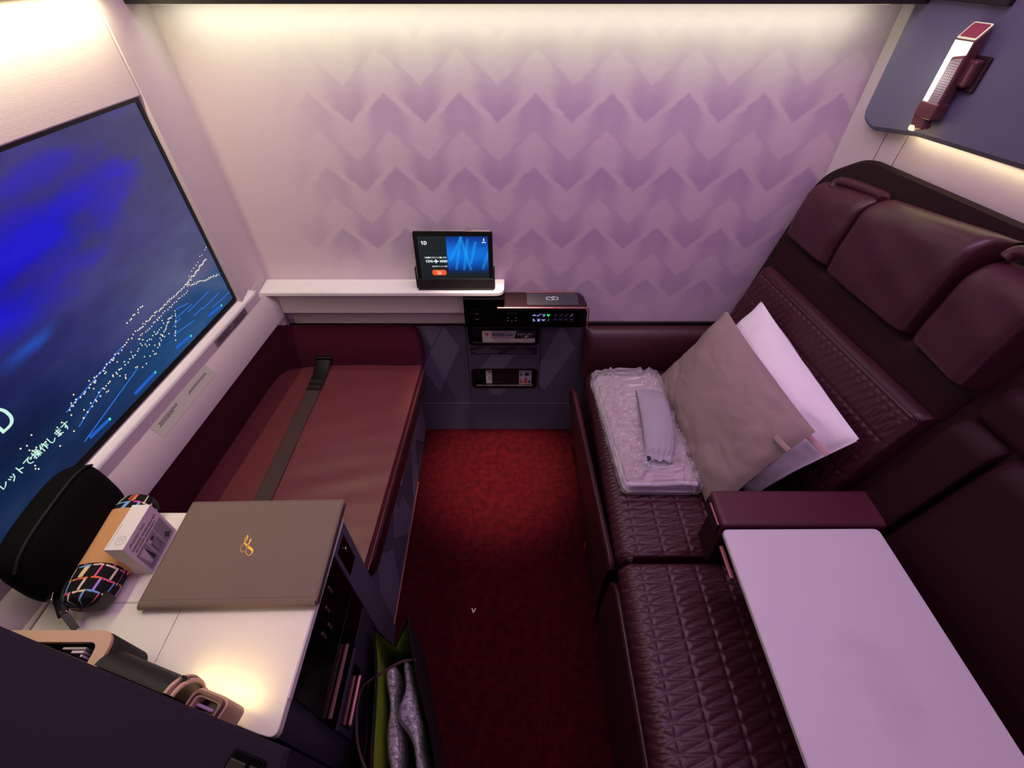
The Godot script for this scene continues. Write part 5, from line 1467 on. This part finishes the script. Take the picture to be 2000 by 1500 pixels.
func make_sofa() -> void:
	var t := thing("sofa", "wide burgundy leather sofa with quilted cushions and a tall dark shell", "sofa")
	var seat_label := "quilted leather seat cushion"
	part("seat_cushion", seat_cushion(0.095, 0.853), M.leather, t, Vector3.ZERO, Vector3.ZERO, seat_label)
	part("seat_cushion", seat_cushion(0.868, 1.66), M.leather, t, Vector3.ZERO, Vector3.ZERO, seat_label)
	part("base", box(Vector3(0.302, 0.004, 0.03), Vector3(0.90, 0.39, 1.68), 0.004), M.leatherdark, t)
	# leg rest boards in front of the cushions
	for q in [[0.135, 0.862, 0.228, 0.268, 0.430], [0.885, 1.68, 0.276, 0.284, 0.415]]:
		var z0: float = q[0]
		var z1: float = q[1]
		var f := func(u: float, v: float) -> Vector3:
			var z := lerpf(z0, z1, v)
			var top: float = q[4] - 0.035 * pow(clampf(1.0 - (z - z0) / 0.05, 0, 1), 2.0) - 0.02 * pow(clampf(1.0 - (z1 - z) / 0.03, 0, 1), 2.0)
			var xf := lerpf(q[2], q[3], v)
			if u < 0.7:
				var k := u / 0.7
				return Vector3(lerpf(0.283, xf, k) - 0.006 * sin(k * PI), lerpf(0.02, top - 0.010, k), z)
			var a := (u - 0.7) / 0.3 * PI
			return Vector3(xf + 0.011 * (1.0 - cos(a)), top - 0.010 + 0.010 * sin(a) - 0.20 * maxf(0.0, (u - 0.97) / 0.03), z)
		part("leg_rest", sheet(40, 60, f, false, true), M.leatherdark, t)
		var pl := []
		for i in 30:
			var k := i / 29.0
			var z := lerpf(z0 + 0.02, z1 - 0.006, k)
			var top: float = q[4] - 0.035 * pow(clampf(1.0 - (z - z0) / 0.05, 0, 1), 2.0) - 0.02 * pow(clampf(1.0 - (z1 - z) / 0.03, 0, 1), 2.0)
			pl.append(Vector3(lerpf(q[2], q[3], k) + 0.007, top + 0.002, z))
		part("piping", tube(pl, 0.0042, 7), M.leather, t)
		if q[0] < 0.5:
			part("pull_tag", moved(rbox(Vector3(0.003, 0.034, 0.005), 0.001), Transform3D(Basis(Vector3.RIGHT, -0.35), Vector3(0.252, 0.17, 0.672))), mat(Color(0.72, 0.20, 0.12), 0.6), t, Vector3.ZERO, Vector3.ZERO, "tiny red pull tag")
	part("plinth", box(Vector3(0.286, 0.0, 0.03), Vector3(0.31, 0.06, 1.68), 0.004), M.matt, t)
	# padded side along the back wall
	var sp := func(u: float, v: float) -> Vector3:
		var pts := [Vector2(0.004, 0.600), Vector2(0.006, 0.6165), Vector2(0.018, 0.6185), Vector2(0.040, 0.610), Vector2(0.058, 0.588), Vector2(0.068, 0.55), Vector2(0.072, 0.50), Vector2(0.068, 0.40)]
		var g := u * (pts.size() - 1)
		var i := mini(int(g), pts.size() - 2)
		var c: Vector2 = pts[i].cubic_interpolate(pts[i + 1], pts[maxi(i - 1, 0)], pts[mini(i + 2, pts.size() - 1)], g - i)
		var e := 1.0 - pow(clampf(1.0 - v / 0.04, 0, 1), 2.0) * 0.5
		return Vector3(lerpf(0.278, 0.86, v), c.y, 0.004 + (c.x - 0.004) * e)
	part("side_pad", sheet(28, 40, sp, false, true), M.leather, t)
	# back
	var bf := func(u: float, v: float) -> Vector3:
		var z := lerpf(0.035, 1.68, v)
		var y := lerpf(0.40, 1.13, u)
		return Vector3(bx(y, z) + 0.012 + 0.03 * smoothstep(0.08, 0.0, z), y, z)
	part("back_frame", sheet(16, 24, bf, false, true), M.leathermatt, t)
	var qp := func(u: float, v: float) -> Vector3:
		var z0 := 0.058
		var z1 := 0.738
		var z := clampf(lerpf(z0 - 0.002, z1 + 0.002, v), z0, z1)
		var a := u * 0.50                      # down from the top edge at the back
		var y := 0.905
		var o := 0.0
		if a < 0.05:
			var k := a / 0.05 * PI / 2.0
			y = 0.883 + 0.022 * sin(PI / 2.0 - k + 0.0)
			y = 0.883 + 0.022 * cos(k)
			o = -0.01 + 0.042 * sin(k)
		else:
			y = 0.883 - (a - 0.05)
			o = 0.032 + 0.012 * sin(clampf((a - 0.05) / 0.4, 0, 1) * PI)
		var e := minf(z - z0, z1 - z)
		if e < 0.025:
			var q := 1.0 - e / 0.025
			o -= 0.022 * (1.0 - sqrt(maxf(0.0, 1.0 - q * q)))
		if v < 0.001 or v > 0.999:
			o = -0.03
		var puff := quilt(a - 0.062, z, 0.066, 0.0235) * smoothstep(0.048, 0.055, a)
		if a < 0.048:
			puff = 0.8
		return Vector3(bx(y, z) - o - puff * 0.005, y, z)
	part("back_cushion", sheet(125, 250, qp, false, false), M.leather, t, Vector3.ZERO, Vector3.ZERO, "quilted leather back cushion")
	var pp := []
	for i in 30:
		var z := lerpf(0.07, 0.735, i / 29.0)
		pp.append(Vector3(bx(0.895, z) - 0.030, 0.8945, z))
	part("piping", tube(pp, 0.0032, 6), M.leather, t)
	for q in [[0.772, 0.868, 0.955, 0.02], [0.876, 1.68, 0.955, 0.026], [0.045, 0.745, 1.005, 0.008]]:
		part("back_pad", pad(q[0], q[1], 0.40 if q[2] < 1.0 else 0.90, q[2], q[3], 0.0, 0.0), M.leathermatt, t)
	part("back_pad", pad(0.77, 1.68, 0.965, 1.05, 0.012, 0.0, 0.0), M.leathermatt, t)
	# headrest: two wings and a middle
	part("headrest_wing", pad(0.054, 0.264, 1.012, 1.178, 0.056, -0.012, -0.004), M.leather, t)
	part("headrest", pad(0.275, 0.572, 1.008, 1.214, 0.064, 0.0, 0.0), M.leather, t, Vector3.ZERO, Vector3.ZERO, "middle headrest pad")
	part("headrest_wing", pad(0.585, 0.752, 1.008, 1.216, 0.062, 0.0, 0.022), M.leather, t)
	for q in [[0.105, 0.275, 1.195], [0.60, 0.76, 1.245]]:
		part("headrest_strap", tube(spline([Vector3(bx(1.2, q[0]) - 0.02, q[2] - 0.02, q[0]), Vector3(bx(1.2, q[0]) - 0.006, q[2], q[0] + 0.015), Vector3(bx(1.2, q[1]) - 0.004, q[2] + 0.012, q[1] - 0.03), Vector3(bx(1.2, q[1]) - 0.018, q[2] + 0.010, q[1])], 6), 0.013, 10), M.leather, t)
	# shell behind
	var sh := Transform3D(Basis(Vector3(0.2, 0, 1).normalized(), Vector3(0.196, 0.98, 0), Vector3(-0.96, 0.19, 0.19)), Vector3(0.825 - 0.2 * 0.69 + 0.002, 0, 0))
	var out := rounded([Vector2(0.018, 0.40), Vector2(0.018, 1.20), Vector2(0.13, 1.285), Vector2(1.75, 1.30), Vector2(1.75, 0.40)], [0.0, 0.12, 0.12, 0.0, 0.0], 10)
	part("shell", prism(out, 0.022, 0.008, sh), M.shell, t)
	# arm rest between the two halves
	part("armrest_box", box(Vector3(0.525, 0.46, 0.782), Vector3(0.88, 0.612, 0.866), 0.006), M.leathermatt, t)
	var arm := part("armrest", moved(rbox(Vector3(0.40, 0.058, 0.102), 0.011, 4), Transform3D(Basis(), Vector3(0.706, 0.641, 0.822))), mat(Color(0.33, 0.13, 0.20), 0.42), t, Vector3.ZERO, Vector3.ZERO, "smooth leather arm rest")
	part("armrest_trim", box(Vector3(0.5015, 0.618, 0.782), Vector3(0.5055, 0.655, 0.864), 0.001), M.black, arm)
	part("armrest_edge", box(Vector3(0.4995, 0.652, 0.80), Vector3(0.5045, 0.6555, 0.862), 0.001), M.rose, arm)

	var d := thing("side_table", "pale lilac white table leaf over the near half of the sofa", "table")
	part("tabletop", prism(rounded([Vector2(0.486, 0.897), Vector2(0.848, 0.895), Vector2(0.862, 1.62), Vector2(0.490, 1.62)], 0.014, 6), 0.015, 0.003, Transform3D(FLAT.basis, Vector3(0, 0.685, 0))), M.tabletop, d)
	part("slide", box(Vector3(0.50, 0.655, 0.905), Vector3(0.84, 0.685, 1.6), 0.004), M.black, d)
	part("slide_trim", box(Vector3(0.478, 0.668, 0.925), Vector3(0.4865, 0.674, 1.0), 0.001), M.rose, d)
	part("pedestal", box(Vector3(0.60, 0.465, 0.93), Vector3(0.83, 0.656, 1.58), 0.01), M.leathermatt, d)


# a soft pad on the seat back: z0..z1 along the wall, y0..y1 up, standing proud; a, b: how far each end comes forward
func pad(z0: float, z1: float, y0: float, y1: float, proud: float, a: float, b: float) -> ArrayMesh:
	var high := y1 - y0
	var r := minf(0.05, high * 0.4)
	var f := func(u: float, v: float) -> Vector3:
		var z := clampf(lerpf(z0 - (z1 - z0) * 0.01, z1 + (z1 - z0) * 0.01, v), z0, z1)
		var s := (z - z0) / (z1 - z0)
		var yt := y1 + (0.13 * (z - z0) if proud > 0.05 else 0.0)
		var e := minf(z - z0, z1 - z) / minf(0.03, (z1 - z0) * 0.4)
		var q := 1.0 - minf(e, 1.0)
		var drop := 1.0 - sqrt(maxf(0.0, 1.0 - q * q))
		var top := r * 0.9
		var y := 0.0
		var o := 0.0
		if u < 0.15:
			var k := u / 0.15
			y = y0 - 0.006 * (1.0 - k) + 0.012 * k
			o = proud * 0.75 * sin(k * PI / 2.0)
		elif u < 0.6:
			var k := (u - 0.15) / 0.45
			y = lerpf(y0 + 0.012, yt - top, k)
			o = proud * (0.75 + 0.25 * sin(k * PI / 2.0))
		else:
			var k := (u - 0.6) / 0.4 * PI * (0.72 if proud > 0.05 else 0.62)
			y = yt - top + top * sin(k)
			o = proud - top * 1.1 * (1.0 - cos(k))
		o += a * pow(1.0 - s, 2.0) + b * s * s
		o -= proud * 0.45 * drop
		y -= 0.010 * drop * smoothstep(0.5, 1.0, u)
		if v < 0.005 or v > 0.995:
			o = minf(o, 0.0) - 0.01
		if proud > 0.05:
			o += 0.0022 * sin(z * 34.0 + y * 25.0) * sin(y * 41.0 - z * 9.0)
		return Vector3(bx(y, z) - o, y, z)
	return sheet(36, 40, f, false, true)


# ------------------------------------------------------------------ what lies on the sofa
# a stuffed pillow between four corners, given round its face
func pillow(c: Array, thick: float, wr: float, pinch: float, sd: int) -> ArrayMesh:
	var nrm: Vector3 = (c[1] - c[0]).cross(c[3] - c[0]).normalized()
	var f := FastNoiseLite.new()
	f.seed = sd
	f.frequency = 5.0
	f.fractal_octaves = 3
	var res := 56
	var face := func(u: float, v: float, s: float) -> Vector3:
		var a := u * 2.0 - 1.0
		var b := v * 2.0 - 1.0
		var a2 := a * (1.0 - pinch * (1.0 - b * b) * absf(a))
		var b2 := b * (1.0 - pinch * (1.0 - a * a) * absf(b))
		var U := (a2 + 1.0) / 2.0
		var V := (b2 + 1.0) / 2.0
		var p: Vector3 = (c[0] as Vector3).lerp(c[1], U).lerp((c[3] as Vector3).lerp(c[2], U), V)
		var h := pow(maxf(0.0, 1.0 - a * a), 0.55) * pow(maxf(0.0, 1.0 - b * b), 0.55)
		var rad := maxf(absf(a), absf(b))
		var w := f.get_noise_3d(p.x * 1.0, p.y * 1.0, p.z) * wr * (0.35 + rad)
		# tucks running in from the corners and seams
		w += wr * 0.5 * sin((a * 3.0 + b * 2.0) * 3.1 + 4.0 * f.get_noise_2d(a * 0.6, b * 0.6)) * smoothstep(0.2, 0.8, rad) * (1.0 - rad)
		return p + nrm * s * (thick * h * 0.5 + w * minf(1.0, h * 3.0))
	var m1 := sheet(res, res, func(u, v): return face.call(u, v, 1.0))
	var m2 := sheet(res, res, func(u, v): return face.call(u, v, -1.0), false, true)
	return joined([m1, m2])


func make_soft_things() -> void:
	var t := thing("cushion", "taupe square cushion leaning in front of the white pillow", "cushion")
	var ct := [Vector3(0.547, 0.485, 0.165), Vector3(0.572, 0.482, 0.742), Vector3(0.735, 0.822, 0.708), Vector3(0.698, 0.812, 0.185)]
	part("cover", pillow(ct, 0.125, 0.012, 0.04, 3), M.taupe, t)
	part("loop_tab", tab([Vector3(0.680, 0.752, 0.650), Vector3(0.674, 0.766, 0.684), Vector3(0.688, 0.766, 0.722)], 0.015), M.taupetab, t, Vector3.ZERO, Vector3.ZERO, "shiny short loop tab")
	var w := thing("pillow", "large white pillow behind the taupe cushion, against the quilted back", "pillow")
	var cw := [Vector3(0.655, 0.490, 0.16), Vector3(0.692, 0.495, 0.690), Vector3(0.838, 0.812, 0.722), Vector3(0.785, 0.860, 0.205)]
	part("cover", pillow(cw, 0.155, 0.010, 0.02, 8), M.white, w)
	part("seam", tube(spline([Vector3(0.70, 0.51, 0.692), Vector3(0.735, 0.60, 0.694), Vector3(0.785, 0.70, 0.706), Vector3(0.835, 0.805, 0.722)], 6), 0.0022, 6), M.white, w)
	part("loop_tab", tab([Vector3(0.760, 0.763, 0.672), Vector3(0.758, 0.774, 0.702), Vector3(0.780, 0.765, 0.733)], 0.016), mat(Color(0.86, 0.70, 0.70), 0.5), w, Vector3.ZERO, Vector3.ZERO, "pinkish loop tab")

	var b := thing("blanket", "folded pinkish grey blanket sealed in a crinkled clear plastic bag on the far seat", "blanket")
	var fn := FastNoiseLite.new()
	fn.seed = 15
	fn.frequency = 9.0
	var fr := FastNoiseLite.new()
	fr.seed = 4
	fr.fractal_type = FastNoiseLite.FRACTAL_RIDGED
	fr.fractal_octaves = 3
	fr.frequency = 17.0
	var slab := func(u: float, v: float, grow: float, lo: float, hi: float, crumple: float) -> Vector3:
		var a := u * TAU
		var s := v * 2.0 - 1.0
		var e := pow(maxf(0.0, 1.0 - pow(absf(s), 14.0)), 0.5)
		var cx := signf(cos(a)) * pow(absf(cos(a)), 0.35)
		var sy := signf(sin(a)) * pow(absf(sin(a)), 0.5)
		var z := 0.418 + s * (0.243 + grow)
		var mid := lerpf(0.420, 0.448, v)
		var half := (lerpf(0.122, 0.113, v) + grow)
		var x := mid + cx * half * (0.9 + 0.1 * e)
		var y := (lo + hi) / 2.0 + sy * ((hi - lo) / 2.0 * (0.35 + 0.65 * e) + grow * 0.4)
		if sy > 0.0:
			y += 0.004 * fn.get_noise_2d(x, z) + crumple * (fr.get_noise_3d(x * 1.3 + 0.15 * fn.get_noise_2d(z, x), 0.0, z * 0.8) + 0.6) * minf(1.0, sy * sy * (1.0 - 0.7 * pow(absf(cx), 6.0)))
			y += crumple * 0.5 * absf(sin((x * 1.6 + z * 0.5) * 55.0 + 5.0 * fn.get_noise_2d(x * 0.6, z * 0.4)))
		x += crumple * 0.5 * fn.get_noise_2d(z * 3.0, y * 5.0) * (1.0 - absf(sy))
		return Vector3(x, maxf(y, 0.4735), z)
	var lay := [[0.476, 0.492], [0.4925, 0.508], [0.5085, 0.525]]
	for i in 3:
		var cl := func(u: float, v: float) -> Vector3:
			return slab.call(u, v, -0.004 * i, lay[i][0], lay[i][1], 0.0)
		part("fold", sheet(40, 30, cl, true, true), M.blanket if i == 2 else M.blanketlight, b)
	var hem := []
	for i in 14:
		var k := i / 13.0
		hem.append(Vector3(lerpf(0.338, 0.548, k), 0.518 + 0.002 * sin(k * 9.0), 0.654 + 0.003 * sin(k * 7.0)))
	part("hem", tube(hem, 0.0075, 8), M.blanketlight, b)
	var pw := func(u: float, v: float) -> Vector3:
		return slab.call(u, v, 0.009, 0.4745, 0.5265, 0.017)
	part("clear_bag", sheet(210, 230, pw, true, true), M.plastic, b, Vector3.ZERO, Vector3.ZERO, "crinkled clear plastic bag")

	var g := thing("drawstring_pouch", "slim grey drawstring pouch lying on the wrapped blanket", "pouch")
	var ax := [Vector3(0.477, 0.549, 0.290), Vector3(0.474, 0.560, 0.36), Vector3(0.468, 0.562, 0.44), Vector3(0.460, 0.561, 0.51), Vector3(0.450, 0.556, 0.565), Vector3(0.444, 0.551, 0.583), Vector3(0.440, 0.549, 0.600)]
	var wd := [0.046, 0.050, 0.051, 0.049, 0.043, 0.036, 0.044]
	var ht := [0.010, 0.021, 0.024, 0.024, 0.019, 0.014, 0.013]
	var gp := func(u: float, v: float) -> Vector3:
		var q := v * 6.0
		var i := mini(int(q), 5)
		var k := q - i
		k = k * k * (3.0 - 2.0 * k)
		var c: Vector3 = (ax[i] as Vector3).lerp(ax[i + 1], k)
		var a := u * TAU
		var e := minf(1.0, sqrt(v * 14.0 + 0.02))
		var ruck := 1.0 + 0.13 * sin(a * 15.0) * smoothstep(0.45, 0.9, v) + 0.03 * sin(v * 30.0 + a * 3.0)
		var wv := lerpf(wd[i], wd[i + 1], k)
		var hv := lerpf(ht[i], ht[i + 1], k)
		return c + Vector3(cos(a) * wv * (0.7 + 0.3 * e), sin(a) * hv * ruck * e, cos(a) * 0.004 + 0.004 * sin(a * 9.0) * smoothstep(0.85, 1.0, v))
	part("body", sheet(72, 70, gp, true, true), M.grey, g)
	part("side_seam", tube(spline([Vector3(0.431, 0.549, 0.292), Vector3(0.424, 0.563, 0.36), Vector3(0.418, 0.566, 0.44), Vector3(0.413, 0.563, 0.51), Vector3(0.409, 0.556, 0.56)], 6), 0.0028, 6), mat(Color(0.47, 0.44, 0.48), 0.8), g)
	var cord := [Vector3(0.43, 0.562, 0.585), Vector3(0.408, 0.556, 0.592), Vector3(0.392, 0.549, 0.582), Vector3(0.386, 0.547, 0.570), Vector3(0.395, 0.548, 0.588), Vector3(0.410, 0.549, 0.605), Vector3(0.404, 0.546, 0.618), Vector3(0.392, 0.545, 0.622)]
	part("drawstring", tube(spline(cord, 6), 0.0032, 6), M.grey, g)
	part("toggle", moved(rbox(Vector3(0.012, 0.011, 0.017), 0.004), Transform3D(Basis(), Vector3(0.412, 0.557, 0.590))), mat(Color(0.13, 0.12, 0.14), 0.5), g)


func tab(path: Array, wide: float) -> ArrayMesh:
	var sp := spline(path, 6)
	var n := sp.size() - 1
	var f := func(u: float, v: float) -> Vector3:
		var i := int(round(v * n))
		var p: Vector3 = sp[i]
		var d: Vector3 = (sp[mini(i + 1, n)] - sp[maxi(i - 1, 0)]).normalized()
		var s := d.cross(Vector3(-0.8, 0.55, 0.1)).normalized()
		var o := s.cross(d).normalized()
		return p + s * cos(u * TAU) * wide / 2.0 + o * sin(u * TAU) * 0.0013
	return sheet(16, n, f, true, true)


# ------------------------------------------------------------------ reading lamp on the padded panel
func make_reading_lamp() -> void:
	var t := thing("reading_lamp", "upright bronze reading lamp with a lit white strip on the blue padded panel", "lamp", Vector3(0.94, 0, 0) + Vector3(0.27, 0, 0.963) * -0.040 + Vector3(-0.963, 0, 0.27) * -0.0455 + Vector3(0, -0.006, 0), deg_to_rad(-74.36))
	# frame: x along the wall towards the door, z out of the wall
	var side := Transform3D(Basis(Vector3(0, 0, 1), Vector3(0, 1, 0), Vector3(1, 0, 0)), Vector3(0.263, 0.004, 0))   # outline (z, y), extruded along x
	part("body", prism(PackedVector2Array([Vector2(0.092, 1.418), Vector2(0.1215, 1.418), Vector2(0.1215, 1.532), Vector2(0.092, 1.560)]), 0.042, 0.003, side), M.bronze, t)
	var slope := Vector3(0, 0.028, -0.0295).normalized()
	var tn := Vector3(0, 0.0295, 0.028).normalized()
	var top := Transform3D(Basis(Vector3(1, 0, 0), slope, tn), Vector3(0.284, 1.5505, 0.107))
	part("lamp_rim", prism(rrect(-0.0205, -0.019, 0.0205, 0.019, 0.004), 0.0012, 0.0004, top), glow(Color(1.0, 0.93, 0.84), 0.8), t)
	part("end_plate", prism(rrect(-0.0175, -0.015, 0.0175, 0.016, 0.003), 0.0012, 0.0, top.translated_local(Vector3(0, 0, 0.0006))), mat(Color(0.62, 0.30, 0.33), 0.4), t)
	part("lamp_strip", prism(rounded([Vector2(0.265, 1.424), Vector2(0.277, 1.424), Vector2(0.277, 1.507), Vector2(0.3035, 1.513), Vector2(0.3035, 1.535), Vector2(0.265, 1.535)], [0.0, 0.0, 0.006, 0.0, 0.0, 0.0]), 0.0016, 0.0004, Transform3D(Basis(), Vector3(0, 0, 0.1212))), glow(Color(1.0, 0.97, 0.92), 1.5), t)
	var gr := part("grille", prism(PackedVector2Array([Vector2(0.2785, 1.4245), Vector2(0.301, 1.4245), Vector2(0.301, 1.507), Vector2(0.2785, 1.502)]), 0.0012, 0.0, Transform3D(Basis(), Vector3(0, 0, 0.1212))), mat(Color(0.62, 0.58, 0.60), 0.5, 0.1), t)
	var holes := []
	for i in 5:
		for j in 17:
			var pts := PackedVector2Array()
			for k in 6:
				pts.append(Vector2(0.2812 + i * 0.0043 + cos(TAU * k / 6) * 0.0013, 1.4275 + j * 0.0046 + sin(TAU * k / 6) * 0.0013))
			holes.append(prism(pts, 0.0003, 0.0, Transform3D(Basis(), Vector3(0, 0, 0.1223))))
	part("grille_holes", joined(holes), mat(Color(0.30, 0.27, 0.30), 0.6), gr)
	part("lower_cap", box(Vector3(0.2615, 1.392, 0.090), Vector3(0.3065, 1.425, 0.1245), 0.004), M.bronze, t)
	part("spot_housing", moved(rbox(Vector3(0.034, 0.03, 0.026), 0.006), Transform3D(Basis(Vector3(0, 0, 1), 0.25), Vector3(0.279, 1.382, 0.108))), M.bronze, t)
	part("spot_bulb", moved(rbox(Vector3(0.015, 0.012, 0.012), 0.005), Transform3D(Basis(), Vector3(0.272, 1.370, 0.118))), glow(Color(1.0, 0.93, 0.62), 2.2), t)
	part("bracket", box(Vector3(0.296, 1.456, 0.082), Vector3(0.322, 1.506, 0.105), 0.006), M.bronze, t)
	part("bracket_plate", box(Vector3(0.294, 1.448, 0.080), Vector3(0.334, 1.512, 0.088), 0.003), M.darkbronze, t)
	for q in [[Vector3(0.26, 1.47, 0.155), Color(1.0, 0.95, 0.88), 0.0035, 0.03], [Vector3(0.27, 1.352, 0.125), Color(1.0, 0.9, 0.65), 0.0012, 0.01]]:
		var l := OmniLight3D.new()
		l.name = "reading_lamp_light"
		l.light_color = q[1]
		l.light_energy = q[2]
		l.light_size = q[3]
		l.omni_range = 4
		l.omni_attenuation = 2
		l.shadow_enabled = true
		add_child(l, true)
		l.position = t.transform * (q[0] as Vector3)


func make_scrap() -> void:
	var t := thing("paper_scrap", "tiny white folded scrap of paper on the dark red carpet", "scrap", Vector3(-0.134, 0.0005, 0.824))
	part("fold", moved(rbox(Vector3(0.003, 0.0012, 0.017), 0.0005), Transform3D(Basis(Vector3.UP, 0.4), Vector3(-0.003, 0.001, 0))), M.scrap, t)
	part("fold", moved(rbox(Vector3(0.003, 0.0012, 0.015), 0.0005), Transform3D(Basis(Vector3.UP, -0.45), Vector3(0.004, 0.001, 0))), M.scrap, t)


func _ready() -> void:
	make_lights()
	make_materials()
	make_room()
	make_sofa()
	make_bench()
	make_cabinet()
	make_screen()
	make_shelf()
	make_tablet()
	make_console()
	make_cards()
	make_stickers()
	make_holders()
	make_tabletop_things()
	make_bag()
	make_soft_things()
	make_reading_lamp()
	make_scrap()
